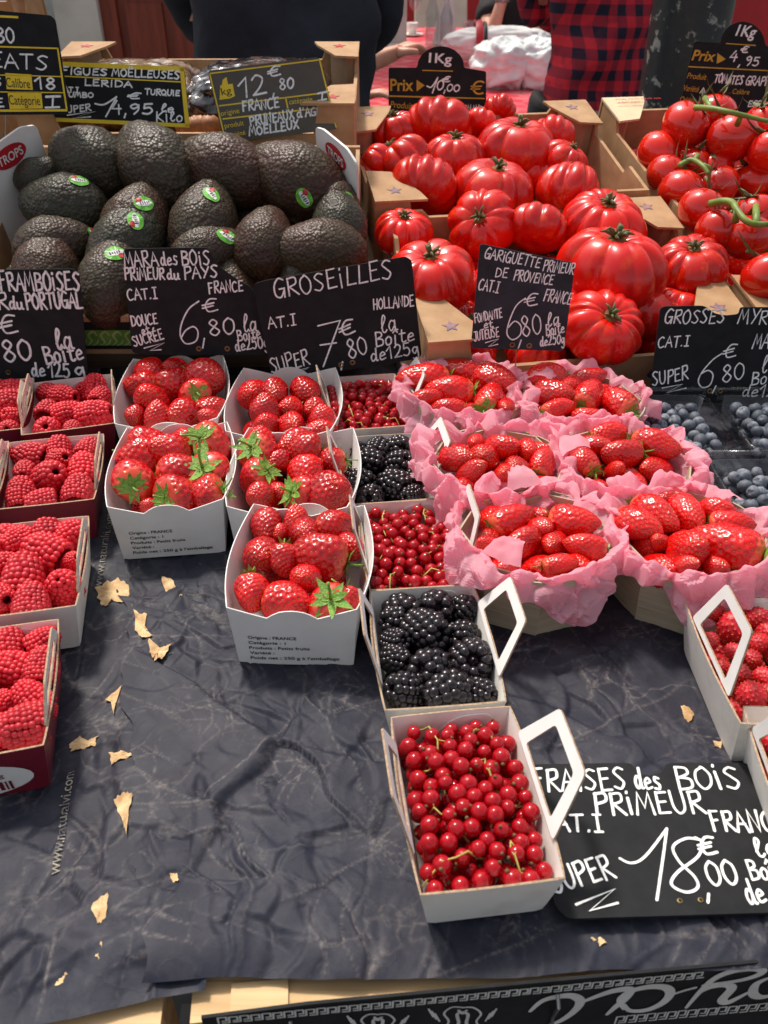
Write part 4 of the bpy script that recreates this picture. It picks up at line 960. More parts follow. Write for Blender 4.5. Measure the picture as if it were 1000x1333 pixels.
# ------------------------------------------------------------------ long strawberries in tissue-lined baskets
def basket(key, px, py, label, tl, seed, r0=.0635, hz=.066):
    rng = random.Random(seed); c = P(px, py, .070); c.z = .0035; root = empty('veneer_basket', c, label, 'basket', 'veneer baskets of long strawberries', R(rng.uniform(-6, 6)))
    mb = MB(); n = 8; rot = R(22.5*0)-math.pi/2
    ring = lambda r, z, k=0: [(r*math.cos(rot+2*math.pi*i/n), r*math.sin(rot+2*math.pi*i/n), z) for i in range(n)]
    b, t = ring(r0*.93, .001), ring(r0*1.02, hz)
    # separate boards, every second one proud of its neighbours
    for i in range(n):
        j = (i+1) % n; k = 1.0 if i % 2 else .972
        q = [Vector(b[i])*k, Vector(b[j])*k, Vector(t[j])*k, Vector(t[i])*k]
        for v_, zz in zip(q, (.001, .001, hz, hz)): v_.z = zz
        mb.add(q, [(0, 1, 2, 3)])
    mb.add([(x*.96, y*.96, .0016) for x, y, z in b], [tuple(range(n))])
    o = mb.build('body', [M['veneer']], root); solidify(o, .0016, 0)
    mb = MB(); hoop = [(r0*1.035*math.cos(2*math.pi*i/40), r0*1.035*math.sin(2*math.pi*i/40)) for i in range(40)]
    vs = [(x, y, hz-.012) for x, y in hoop]+[(x, y, hz) for x, y in hoop]; mb.add(vs, [(i, (i+1) % 40, 40+(i+1) % 40, 40+i) for i in range(40)]); h = mb.build('hoop', [M['veneer']], root); solidify(h, .0014, 1)
    # tissue: one crumpled sheet pressed into the basket and folded over its rim
    nu, nv = 230, 72; V = np.zeros((nv+1, nu, 3)); sd = Vector((seed*7.1, seed*3.3, 0)); a4 = rng.uniform(0, 1.5)
    for i in range(nv+1):
        s = i/nv
        for j in range(nu):
            a = 2*math.pi*(j+.5*(i % 2))/nu; ca, sa = math.cos(a), math.sin(a)
            lobes = noise.noise(Vector((ca*1.6, sa*1.6, 0))+sd); lob2 = noise.noise(Vector((ca*4.5, sa*4.5, 3))+sd); lob3 = noise.noise(Vector((ca*11, sa*11, 7))+sd)
            rim = r0*(1.03+.03*lobes+.04*lob2); zr = hz+.008+.007*lobes+.010*lob2+.003*lob3
            if s < .25: q = s/.25; r = rim*.72*q; z = .040+.004*q*q
            elif s < .56: q = (s-.25)/.31; r = rim*(.72+.28*q**.7); z = .044+(zr-.044)*q
            elif s < .64: q = (s-.56)/.08; r = rim+.005*math.sin(q*math.pi/2)*(1+.5*lob2); z = zr+.002*math.sin(q*math.pi)
            else:
                q = (s-.64)/.36; corner = abs(math.cos(2*(a-a4)))**5; hang = max(.008, .020+.024*corner*(1+.6*lobes)+.016*lobes+.014*lob2)
                r = rim+.005*(1+.5*lob2)+q*(.007+.010*lob2+.006*max(0, lobes)+.006*corner)+.003*lob3*q; z = zr-hang*q**1.1
            p = Vector((r*ca, r*sa, z)); f = 1.0 if s > .22 else .3
            d = .0016*noise.noise(p*40+sd)
            for sc_, kk in ((26, .40), (60, .38)):
                q_ = (p+sd)*sc_; D, pts_ = noise.voronoi(q_); tv = noise.noise_vector(pts_[0]*7.3); d += (q_-pts_[0]).dot(tv)/sc_*kk*2.2*min(1, (D[1]-D[0])/.16)
            d *= f
            V[i, j] = (r+d)*ca, (r+d)*sa, z+d*.45
    me = grid_mesh('tissue_paper', V, [M['tissue']], closed_u=True); me.polygons.foreach_set('use_smooth', [False]*len(me.polygons))
    t_ = obj('tissue_paper', me); t_.location = c; tag(t_, tl, 'tissue paper', 'pink tissue linings')
    PUN[key] = (root, c, 0, r0*1.86, r0*1.86, hz)
    # a loose torn corner folded inwards
    K = 9; vs, fs = [], []; a0 = rng.uniform(0, 6.28)
    for i in range(K):
        for j in range(K):
            u, v = i/(K-1)-.5, j/(K-1); rr = r0*1.0-v*.028; a = a0+u*.55*(1-.3*v); zz = hz+.010+.008*math.sin(v*2.6)+.004*noise.noise(Vector((u*4, v*4, seed)))
            vs.append((rr*math.cos(a), rr*math.sin(a), zz))
    for i in range(K-1):
        for j in range(K-1): fs.append((i*K+j, i*K+j+1, (i+1)*K+j+1, (i+1)*K+j))
    mb = MB(); mb.add(vs, fs); mb.build('folded_corner', [M['tissue']], t_, True)
GB = [('G1',608,506,'veneer basket of long strawberries at the back left of the six'),('G2',757,518,'veneer basket of long strawberries at the back right of the six'),('G3',648,600,'veneer basket of long strawberries in the middle row beside the blackberry punnet'),
      ('G4',814,597,'veneer basket of long strawberries in the middle row beside the blueberries'),('G5',698,692,'front left veneer basket of long strawberries beside the currants'),('G6',897,690,'front right veneer basket of long strawberries beside the wild strawberries')]
GW = dict(G1='the back left pink basket', G2='the back right pink basket', G3='the middle left pink basket', G4='the middle right pink basket', G5='the front left pink basket', G6='the front right pink basket')
for i, (k, x, y, lb) in enumerate(GB): basket(k, x, y, lb, 'crumpled pink tissue paper lining '+GW[k], 3+i)
GI = dict(
G1=[(599,475,20,-20,1,0),(557,494,20,190),(554,519,14,10),(590,507,18,180),(642,498,20,-40),(588,534,15,180,0,5),(638,523,17,70,2,5),(658,529,11),(630,482,12)],
G2=[(713,492,20,200),(718,517,18,-40),(763,495,15,10),(743,506,15),(764,518,18,60,0,10),(803,529,20,115,1,0),(724,537,14,20),(770,545,15,170)],
G3=[(596,601,18),(632,601,20),(620,579,13),(653,584,18),(690,589,15),(670,609,17),(704,605,17,70,0,15),(612,618,16),(656,621,15),(685,625,14)],
G4=[(791,570,18,20),(763,602,17,110,1,5),(848,582,19,-35,0,5),(812,594,19,190,0,5),(800,613,12),(770,580,14)],
G5=[(663,678,21,25,0,8),(743,680,21,-20,0,8),(681,706,20,35,0,8),(722,708,16),(765,713,18,170,0,8),(727,735,15,0,0,4),(638,714,15),(700,690,14)],
G6=[(868,643,15),(848,669,22,-60),(890,669,21,-80),(826,682,21,-50,1,10),(859,707,13),(930,668,17),(948,685,18,-15,0,8),(894,715,24,-70,0,40),(952,719,30,150,2,0),(890,736,14),(936,742,15)])
for i, k in enumerate(GI): fill(k, GI[k], GARIG, 'long red strawberry', GW[k], 'long strawberries in the pink baskets', 3, .070, 'strawberry', 'long_strawberry', CALYX, low=9, lowr=.0145, seed=80+i, zj=.003, calscale=1.0, grow=1.03, lowz=.040)
# ------------------------------------------------------------------ blueberry trays
def blue_tray(key, x0, x1, y0, y1, label, where, seed, h=.045):
    rng = random.Random(seed); c = Vector(((x0+x1)/2, (y0+y1)/2, .0035)); w, l = x1-x0, y1-y0
    root = empty('plastic_tray', c, label, 'plastic tray', 'clear blueberry trays'); mb = MB()
    def rr(k, z, r=.014): return [(x, y, z) for x, y in round_poly([(-w/2*k, -l/2*k), (w/2*k, -l/2*k), (w/2*k, l/2*k), (-w/2*k, l/2*k)], r, 5)]
    lv = [rr(.86, .002), rr(.9, h*.45), rr(.93, h*.5), rr(.97, h), rr(1.03, h+.001), rr(1.035, h-.006)]; n = len(lv[0]); vs = sum(lv, []); fs = []
    for a in range(len(lv)-1):
        for i in range(n): fs.append((a*n+i, a*n+(i+1) % n, (a+1)*n+(i+1) % n, (a+1)*n+i))
    mb.add(vs, fs+[tuple(range(n))[::-1]]); mb.build('tub', [M['plastic']], root, True)
    # the open lid's raised rib along the back
    mb = MB(); mb.tube([(-w*.5, l*.53, h), (-w*.5, l*.53, h+.006), (w*.5, l*.53, h+.006), (w*.5, l*.53, h)], .003, 8); mb.build('lid_hinge', [M['plastic']], root, True)
    pts = []
    for lay, zz in enumerate((h-.003, h-.015)):
        for _ in range(3200):
            r = rng.uniform(.0058, .0078); x = rng.uniform(-.5, .5)*(w*.88-.016); y = rng.uniform(-.5, .5)*(l*.88-.016); p = Vector((x, y, zz-rng.uniform(0, .006)))
            if all((p-q).length > (r+s)*.9 for q, s in pts): pts.append((p, r))
    for p, r in pts:
        q = c+p-CAM
        if 500+q.x*FPX/q.dot(FW) > 1020: continue      # beyond the picture
        o = obj('blueberry', BLUE[rng.randrange(3)]); d = (rng.uniform(-1, 1), rng.uniform(-1, .6), rng.uniform(-.3, 1.2)); orient(o, c+p, r, d, rng.uniform(0, 6)); tag(o, f'dusty blueberry in {where}', 'blueberry', f'blueberries in {where}')
blue_tray('U1', .215, .365, .742, .862, 'clear plastic tray of blueberries behind the pink baskets, under the blueberry sign', 'the left rear blueberry tray', 1)
blue_tray('U3', .378, .528, .742, .862, 'clear plastic tray of blueberries rearmost at the right edge', 'the right rear blueberry tray', 2)
blue_tray('U2', .325, .475, .595, .722, 'clear plastic tray of blueberries beside the front right pink basket', 'the front blueberry tray', 3)
# ------------------------------------------------------------------ cardboard crates on a sloping rack
rk = empty('sloping_rack', (0.3, 1.25, -.85), 'sloping board rack holding up the fruit crates at the back of the stall', 'rack')
def rpart(name, mb, mats, root): o = mb.build(name, mats); o.parent = root; o.matrix_parent_inverse = Matrix.Translation(-root.location); return o
SL = R(14); CM = {}
CM['T1'] = Matrix.Translation((.235, .933, .0015)) @ Matrix.Rotation(R(10), 4, 'Z') @ Matrix.Rotation(SL, 4, 'X')
CM['T2'] = CM['T1'] @ Matrix.Translation((-.012, .292, 0))
CM['V1'] = Matrix.Translation((.628, 1.003, .0015)) @ Matrix.Rotation(R(10), 4, 'Z') @ Matrix.Rotation(SL, 4, 'X')
CM['V2'] = CM['V1'] @ Matrix.Translation((.004, .292, 0))
CM['AV'] = Matrix.Translation((-.266, .958, .056)) @ Matrix.Rotation(R(18), 4, 'X')
CM['DR'] = Matrix.Translation((-.268, 1.25, .168)) @ Matrix.Rotation(R(8), 4, 'X')
CM['LB'] = Matrix.Translation((-.765, .95, .056)) @ Matrix.Rotation(R(18), 4, 'X')
CM['LC'] = Matrix.Translation((-.765, 1.30, .215)) @ Matrix.Rotation(R(8), 4, 'X')
mb = MB(); mb.box(-.2, .66, .02, .60, -.022, -.0006, 0, CM['T1']); rpart('right_board', mb, [M['board']], rk)
mb = MB(); mb.box(-.5, .24, .0, .29, -.022, -.0006, 0, CM['AV']); rpart('left_board', mb, [M['board']], rk)
mb = MB(); mb.box(-.5, .22, .0, .34, -.022, -.0006, 0, CM['DR']); rpart('upper_board', mb, [M['board']], rk)
for x, y, zt in ((-.7, 1.5, .18), (-.1, 1.5, .18), (.2, 1.42, .09), (.72, 1.5, .09)):
    mb = MB(); mb.box(x-.025, x+.025, y-.025, y+.025, -.85, zt, 0); rpart('leg', mb, [M['board']], rk)
def crate(key, label, w, d, hf, hs, hc, out='card', ins='card_in', flap='card', group='cardboard fruit crates', cw=.062, star='star', skip=(), flaps=True, hcf=None):
    MX = CM[key]; loc = MX.translation; root = empty('cardboard_crate', loc, label, 'crate', group); t = .005; mb = MB()
    sheets = []
    def wall(poly, mx, m=0): mb.prism(poly, t, m, mx)
    frontp = [(-w/2, 0), (w/2, 0), (w/2, hcf or hc), (w/2-cw*.75, hcf or hc), (w/2-cw*.9, hf), (-w/2+cw*.9, hf), (-w/2+cw*.75, hcf or hc), (-w/2, hcf or hc)]
    backp = [(-w/2, 0), (w/2, 0), (w/2, hc), (w/2-cw*.8, hc), (w/2-cw*.95, hs), (-w/2+cw*.95, hs), (-w/2+cw*.8, hc), (-w/2, hc)]
    X90 = Matrix.Rotation(R(90), 4, 'X')
    wall(frontp, MX @ X90); wall(backp, MX @ Matrix.Translation((0, d-t, 0)) @ X90)
    sidep = [(t+.0005, 0), (d-t-.0005-t, 0), (d-2*t-.0005, hc), (d-cw*1.1, hc), (d-cw*1.3, hs), (cw*1.3, hs), (cw*1.1, hcf or hc), (t+.0005, hcf or hc)]
    YZ = Matrix(((0, 0, 1, 0), (1, 0, 0, 0), (0, 1, 0, 0), (0, 0, 0, 1)))
    wall(sidep, MX @ Matrix.Translation((-w/2+t, 0, 0)) @ YZ); wall(sidep, MX @ Matrix.Translation((w/2, 0, 0)) @ YZ)
    mb.box(-w/2+t+.0005, w/2-t-.0005, t+.0005, d-2*t-.0005, .0005, .005, 0, MX)
    rpart('box', mb, [M[out]], root)
    mb = MB()
    # corner columns with folded top flaps
    for sx in (-1, 1):
        for yb in (0, 1):
            if (sx, yb) in skip: continue
            y0 = t+.001 if yb == 0 else d-2*t-.001; dy = 1 if yb == 0 else -1; x0 = sx*(w/2-t-.001)
            q = [(x0, y0), (x0-sx*cw*.62, y0), (x0-sx*cw*.62, y0+dy*.012), (x0-sx*.012, y0+dy*cw*.95), (x0, y0+dy*cw*.95)]
            m2 = MB(); m2.prism(q, hc-.006, 0, MX @ Matrix.Translation((0, 0, hc-.001))); rpart('corner_column', m2, [M[flap if flap == 'white' else ins]], root)
            if not flaps: continue
            xe = sx*(w/2+.0015); ye = -.0025 if yb == 0 else d-t+.002
            f = [(xe, ye), (xe-sx*cw*1.15, ye), (xe-sx*cw*1.05, ye+dy*.02), (xe-sx*.035, ye+dy*cw*1.25), (xe, ye+dy*cw*1.35)]
            m2 = MB(); m2.prism(f, .0032, 0, MX @ Matrix.Translation((0, 0, hc+.0036))); o = rpart('corner_flap', m2, [M[flap]], root)
            if star:
                cx, cy = xe-sx*cw*.5, ye+dy*cw*.42; st = [(cx+(.0105 if k % 2 == 0 else .005)*math.sin(math.pi*k/5), cy+(.0105 if k % 2 == 0 else .005)*math.cos(math.pi*k/5)) for k in range(10)]
                m3 = MB(); m3.prism(st, .0004, 0, MX @ Matrix.Translation((0, 0, hc+.0042))); rpart('star_print', m3, [M[star]], root)
    return root
M['star'] = simple('star_print_ink', srgb(160, 118, 112), srgb(118, 96, 116), 120, .7, lo=.45, hi=.55)
M['cream'] = simple('cream_card', srgb(226, 204, 168), srgb(210, 186, 148), 30, .75, .2, 300, .0005)
ca = crate('T1', 'front cardboard crate of ribbed tomatoes with low front wall above the pink baskets', .385, .285, .066, .098, .108, skip=((-1, 1),))
crate('T2', 'rear cardboard crate of ribbed tomatoes with star printed corner flaps', .385, .285, .06, .10, .116, skip=((1, 0),))
crate('V1', 'front cardboard crate of vine tomatoes at the right edge', .385, .285, .06, .098, .112, skip=((-1, 1),))
v2 = crate('V2', 'rear cardboard crate of vine tomatoes with cream flap and small flag print', .385, .285, .06, .10, .118, flap='cream', star=False, skip=((-1, 0),))
av = crate('AV', 'avocado crate with white printed inner corners and a green leafy band on its dark front', .468, .285, .058, .062, .108, 'card', 'white', 'white', star=False, skip=((-1, 0), (1, 0), (-1, 1), (1, 1)), flaps=False, cw=.075, hcf=.066)
dr = crate('DR', 'tall cardboard crate of bagged dried fruit behind the avocados', .455, .30, .086, .10, .122, star='red_ink')
crate('LB', 'cardboard crate at the far left edge beside the avocado crate', .44, .285, .05, .055, .09, 'black', 'white', 'white', star=False, skip=((-1, 0), (1, 0)), flaps=False, hcf=.06)
crate('LC', 'cardboard crate at the top left corner behind the avocado price sign', .44, .30, .08, .13, .155)
# printing on the crates
def on_plane(root, MX, fn, mats, name='printing'):
    m = MB(); fn(m); o = m.build(name, mats); o.matrix_world = MX; o.parent = root; o.matrix_parent_inverse = Matrix.Translation(-root.location); return o
FR = Matrix.Rotation(R(90), 4, 'X')
def swirl(m):
    L = Lettering(3e-4); L.mb = m
    for cx in (.10, -.105): 
        L.stroke(smooth_path([(cx+.035, .044), (cx+.018, .052), (cx-.004, .046), (cx-.012, .036), (cx+.002, .032), (cx+.024, .038), (cx+.034, .044), (cx+.020, .032), (cx+.008, .024), (cx+.03, .02)]), .0034, 0, True)
on_plane(ca, CM['T1'] @ Matrix.Translation((0, -.0003, 0)) @ FR, swirl, [M['blue_ink']])
def green_band(m):
    m.add([(-.232, .008, 3e-4), (.232, .008, 3e-4), (.232, .050, 3e-4), (-.232, .050, 3e-4)], [(0, 1, 2, 3)], 0)
    m.add([(-.22, .014, 6e-4), (.225, .014, 6e-4), (.225, .038, 6e-4), (-.22, .038, 6e-4)], [(0, 1, 2, 3)], 1)
    L = Lettering(9e-4); L.mb = m; r = random.Random(4)
    for k in range(30):
        x = -.21+k*.0148; a = r.uniform(-1, 1)
        L.stroke(smooth_path([(x, .015), (x+.006, .021+a*.003), (x+.004, .030), (x+.011, .036), (x+.014, .030)]), .0022, 2, True)
        L.stroke(smooth_path([(x+.005, .0145), (x+.011, .018), (x+.0145, .024)]), .0016, 2, True)
    for q in ([(-.157,.022),(-.153,.028),(-.150,.022),(-.145,.028)], [(-.143,.027),(-.147,.025),(-.147,.021),(-.142,.023),(-.141,.028),(-.1405,.021)], [(-.137,.032),(-.1375,.022),(-.134,.022)], [(-.142,.030),(-.130,.0312)]): L.stroke(smooth_path(q), .0016, 3)
on_plane(av, CM['AV'] @ Matrix.Translation((0, -.0003, 0)) @ FR, green_band, [M['black'], simple('leaf_green_print', srgb(96, 150, 60), srgb(70, 124, 44), 60, .5), simple('pale_green_print', srgb(150, 180, 120), srgb(130, 165, 100), 60, .5), M['ink']])
for sx in (-1, 1):
    a = Vector((sx*.2325, .175, 0)); b = Vector((sx*.178, .266, 0)); lo_, hi_ = (a, b) if sx < 0 else (b, a); u = (hi_-lo_).normalized(); n = u.cross(Vector((0, 0, 1))); c = (a+b)/2; hw = (a-b).length/2
    Q = CM['AV'] @ Matrix(((u.x, 0, n.x, c.x), (u.y, 0, n.y, c.y), (u.z, 1, n.z, 0), (0, 0, 0, 1)))
    def panel(m): m.prism(round_poly([(-hw, .01), (hw, .01), (hw, .146), (hw*.55, .154), (-hw*.6, .150), (-hw, .143)], .006), .003, 0)
    on_plane(av, Q, panel, [M['white']], 'inner_corner')
    def oval(m):
        q = [(.0265*math.cos(2*math.pi*i/28), (.130)+.0135*math.sin(2*math.pi*i/28)) for i in range(28)]
        m.add([(x, y, .0006) for x, y in q], [tuple(range(28))], 0); print_fit(m, 'TROPS', (-.0205, .1245), (.0205, .1245), .0115, 1, .0010, .015)
    on_plane(av, Q, oval, [M['red_ink'], M['white']], 'oval_mark')
def flag(root, MX):
    m = MB()
    for k in range(3): m.add([(k*.007, 0, 0), ((k+1)*.007, 0, 0), ((k+1)*.007, .022, 0), (k*.007, .022, 0)], [(0, 1, 2, 3)], k)
    o = m.build('flag_print', [M['blue_ink'], M['white'], M['red_ink']]); o.matrix_world = MX; o.parent = root; o.matrix_parent_inverse = Matrix.Translation(-root.location)
flag(v2, CM['V2'] @ Matrix.Translation((-.188, .2735-.285+.0085, .085)) @ FR)
def hand_note(m):
    L = Lettering(3e-4); L.mb = m; r = random.Random(2)
    for row in range(2):
        x = 0
        for k in range(11 if row == 0 else 7): L.stroke(smooth_path([(x, -.011*row), (x+.002, .004-.011*row), (x+.004, -.011*row), (x+.005, .003-.011*row)]), .0009, 0); x += .0062+(.003 if k % 3 == 2 else 0)
m = CM['V2'] @ Matrix.Translation((-.178, .262, .1255)); on_plane(v2, m, hand_note, [M['red_ink']], 'printed_note')
# ------------------------------------------------------------------ tomatoes
TN = Vector((0, -.25, 1)).normalized()
def heap(px, py, off, y0=.95, z0=.11, nrm=TN): return PP(px, py, Vector((0, y0, z0+off)), nrm)
TW = [  # px, py, radius, stem direction, label
 (516,170,30,(-.2,-.1,1),'red ribbed tomato at the back left corner of the rear crate beside the price sign'),
 (571,168,41,(0,-.1,1),'large ribbed tomato in front of the round-topped price sign, topmost at the back'),
 (624,163,22,(.1,-.3,1),'small ribbed tomato peeping between the price sign and its big neighbours'),
 (650,143,20,(0,0,1),'ribbed tomato farthest back, only its top showing beyond the heap'),
 (592,205,39,(0,-.05,1),'smooth pale red tomato with upright green stem in the middle of the rear crate'),
 (673,193,47,(.05,-.12,1),'broad ribbed tomato with dark stem at the back of the rear crate, right of centre'),
 (722,180,30,(.3,.1,1),'ribbed tomato at the back right against the crate wall'),
 (736,208,28,(.4,-.1,.8),'deeply creased tomato squeezed against the right wall of the rear crate'),
 (523,211,36,(-.5,.2,.6),'smooth tomato on the left side of the rear crate above the flap'),
 (487,214,26,(-.7,.2,.5),'tomato at the far left of the rear crate, half behind its neighbour'),
 (551,248,47,(-.05,-.18,1),'wide tomato with two swollen halves at the front left of the rear crate'),
 (643,248,48,(.12,-.16,1),'big smooth ribbed tomato with curled stem at the front of the rear crate'),
 (740,251,46,(.25,.5,.7),'deeply pleated tomato at the front right of the rear crate'),
 (698,232,30,(.2,.5,.7),'tomato in a shadowy gap between two big ones of the rear crate'),
 (628,292,43,(-.25,-.75,.55),'tomato with brown scarred stem facing forward at the back of the front crate'),
 (700,297,37,(.2,.6,.6),'smooth two-lobed tomato in the middle of the back of the front crate'),
 (785,294,53,(.05,-.30,1),'tomato with star of pale scars round its stem at the back of the front crate'),
 (848,297,22,(.3,0,1),'tomato half hidden under the star printed corner flap'),
 (796,352,77,(.0,-.05,1),'very large ribbed tomato in the middle of the front crate'),
 (899,347,45,(-.1,-.28,1),'ribbed tomato beside the right wall of the front crate'),
 (561,362,62,(-.05,-.26,1),'large ribbed tomato at the left of the front crate behind the small square sign'),
 (524,303,36,(.1,-.2,1),'creased tomato with spiky stem in the left back corner of the front crate'),
 (784,426,58,(.12,-.62,.75),'broad tomato with stem facing forward, lowest at the front of the front crate'),
 (842,410,44,(.4,.3,.7),'shaded tomato between the front tomato and the blueberry sign'),
 (884,404,38,(.2,.2,1),'tomato behind the blueberry sign near the right wall'),
 (612,436,32,(0,.3,1),'tomato low in the front crate beside the left corner column'),
 (720,404,46,(-.2,.3,.9),'tomato in shade behind the small square sign'),
 (660,380,50,(0,.2,1),'tomato hidden behind the small square sign')]
for i, (px, py, r, d, lb) in enumerate(TW):
    off = .012 if r > 60 else (-.03 if i in (13, 17, 23, 24, 25, 26, 27) else .0)
    if i in (1, 2, 3, 6, 10): d = (.15, .75, .45)
    p = heap(px, py, off); o = obj('ribbed_tomato', BEEF[i % 6]); rw = r*depth(p)/FPX*(1.0 if r > 57 else 1.12)
    orient(o, p, rw, d, i*1.7); tag(o, lb, 'tomato', 'ribbed tomatoes'); c_ = obj('calyx', BCAL[i % 3], o); c_.scale = (.8, .8, 1)
# lower layers, glimpsed in the gaps
def low_layer(CMk, nx, ny, z, r, meshes, name, label, cat, grp, cal=None, w=.36, d=.26, scl=1.0):
    rng = random.Random(hash(CMk) % 7 if False else len(CMk)+nx)
    for i in range(nx):
        for j in range(ny):
            p = CM[CMk] @ Vector((((i+.5)/nx-.5)*w*.93, .014+(j+.5)/ny*d*.93, z+rng.uniform(-.004, .004))); o = obj(name, meshes[rng.randrange(len(meshes))])
            orient(o, p, r*rng.uniform(.92, 1.05), (rng.uniform(-.6, .6), rng.uniform(-.6, .6), 1), rng.uniform(0, 6)); tag(o, label, cat, grp)
            if cal: obj('calyx', cal[rng.randrange(len(cal))], o)
low_layer('T1', 4, 3, .044, .042, BEEF, 'ribbed_tomato', 'half hidden ribbed tomato of the bottom layer in the front crate', 'tomato', 'bottom layer of the front tomato crate', BCAL)
low_layer('T2', 4, 3, .044, .042, BEEF, 'ribbed_tomato', 'ribbed tomato of the bottom layer in the rear crate, half hidden', 'tomato', 'bottom layer of the rear tomato crate', BCAL)
low_layer('V1', 6, 4, .03, .030, VINE, 'vine_tomato', 'round tomato of the bottom layer in the front right crate', 'tomato', 'bottom layer of the front vine tomato crate')
low_layer('V2', 6, 4, .034, .030, VINE, 'vine_tomato', 'round tomato of the bottom layer in the rear right crate', 'tomato', 'bottom layer of the rear vine tomato crate')
# vine tomatoes: each truss is one thing, its fruits and stem are its parts
VCAL = calyx_mesh(77, 5, .78, .13, .5, .9, M['tomstem'], 'sepals', -.1)
def truss(label, fruits, stem, off, rad=.0042):
    p0 = heap(fruits[0][0], fruits[0][1], off); root = empty('tomato_truss', p0, label, 'tomatoes', 'trusses of vine tomatoes')
    for i, (px, py, r, d) in enumerate(fruits):
        p = heap(px, py, off+(fruits[i][4] if len(fruits[i]) > 4 else 0)) if False else heap(px, py, off); o = obj('tomato', VINE[i % 3], root); rw = r*depth(p)/FPX
        orient(o, p-p0, rw, d, i*2.1); c_ = obj('sepals', VCAL, o); c_.location = (0, 0, .80); c_.rotation_euler = (math.pi, 0, i)
    for st in stem:
        mb = MB(); pts = [heap(x, y, off+h)-p0 for x, y, h in st]; q = []
        for k in range(len(pts)-1):
            for s in range(4): q.append(pts[k].lerp(pts[k+1], s/4)+Vector((0, 0, .0015*math.sin(s*1.6))))
        q = [Vector(a+(b,)) for a, b in zip(smooth_path([(p.x, p.y) for p in pts]), [v[1] for v in smooth_path([(p.x, p.z) for p in pts])])]; mb.tube(q, [rad*(1-.35*k/len(q)) for k in range(len(q))], 7); mb.build('stem', [M['tomstem2']], root, True)
M['tomstem2'] = simple('green_vine_stem', srgb(128, 148, 62), srgb(96, 120, 48), 60, .5, .3, 300, .0006)
truss('topmost truss of vine tomatoes, its green stem in front of the tilted price sign',
      [(893,164,32,(.5,-.2,.8)),(930,150,29,(.1,.3,1)),(953,180,34,(-.2,.4,.8)),(996,160,28,(-.4,0,.8)),(1003,196,30,(-.4,.3,.8)),(1045,190,32,(0,.2,1))],
      [[(905,140,.05),(925,141,.062),(950,146,.066),(975,152,.062),(1000,158,.06)],[(918,128,.05),(926,141,.062)],[(960,162,.045),(965,149,.064)]], .035)
truss('truss of vine tomatoes lying along the left wall of the rear right crate',
      [(858,200,29,(.6,.2,.6)),(868,228,27,(.6,.3,.6)),(887,250,30,(.3,.5,.7)),(931,216,24,(-.4,-.2,.8)),(935,242,27,(-.4,.3,.7)),(906,214,22,(0,.2,1))],
      [[(884,216,.03),(900,208,.036),(915,216,.04),(922,226,.036)],[(905,209,.036),(908,202,.03)],[(915,216,.04),(926,220,.03)]], .0)
truss('truss of vine tomatoes with thick curved green stem at the right edge',
      [(914,274,31,(.3,.3,.8)),(934,300,29,(.3,.4,.7)),(982,281,30,(-.3,.2,.8)),(975,310,31,(0,.6,.6)),(1000,362,36,(-.2,.6,.6)),(1030,300,32,(-.5,.3,.7))],
      [[(925,265,.03),(940,262,.042),(953,264,.048),(960,274,.05),(972,288,.048),(990,292,.046),(1010,290,.046)],[(960,274,.05),(957,290,.034)],[(985,291,.046),(984,268,.036)]], .015, .0050)
truss('truss of round tomatoes behind the thick curved stem in the right crate',
      [(979,238,28,(-.3,.3,.8)),(1005,238,28,(0,.3,.8)),(1030,245,30,(0,0,1))], [[(979,222,.02),(995,218,.026),(1010,222,.026)]], -.015)
# ------------------------------------------------------------------ avocados
ANR = Vector((0, -.533, 1)).normalized()
def aheap(px, py, off): return PP(px, py, Vector((0, .96, .129+off)), ANR)
AV = [ # px, py, half length px, half width px, image angle of the narrow end, sticker(px,py), label
 (116,211,55,43,150,None,'dark avocado leaning left at the back, leftmost of the top row'),
 (203,216,72,47,122,(198,252),'large avocado with its narrow end pointing up to the left, second of the top row'),
 (293,222,55,44,160,None,'avocado with rough greenish skin, third of the top row'),
 (385,235,58,46,150,(396,256),'avocado with a round green sticker, rightmost of the top row'),
 (83,272,60,42,170,(102,238),'brown glossy avocado below the leftmost top one'),
 (178,290,45,40,70,(188,264),'reddish brown avocado in the middle of the second row, sticker on its top'),
 (167,320,46,42,60,(176,287),'avocado with white and green sticker, just above the strawberry sign'),
 (266,292,46,42,80,(275,252),'reddish avocado under the third top one'),
 (345,318,58,40,82,None,'tall upright avocado in the middle right of the heap'),
 (272,330,50,34,20,(291,307),'greenish avocado with an oval sticker behind the strawberry sign'),
 (415,331,56,42,185,None,'wide brown avocado just above the red currant sign'),
 (441,292,40,34,100,None,'shiny avocado at the right wall below the stickered one'),
 (72,322,60,38,20,(126,303),'brown avocado low at the left with a small sticker at its end'),
 (62,352,48,40,90,None,'avocado rising behind the raspberry sign'),
 (147,367,44,42,80,(150,330),'dark avocado between the raspberry and strawberry signs'),
 (436,262,32,28,120,(450,262),'small dark avocado tucked under the rightmost top one'),
 (52,230,30,24,40,None,'black avocado in the left corner beside the white printed wall')]
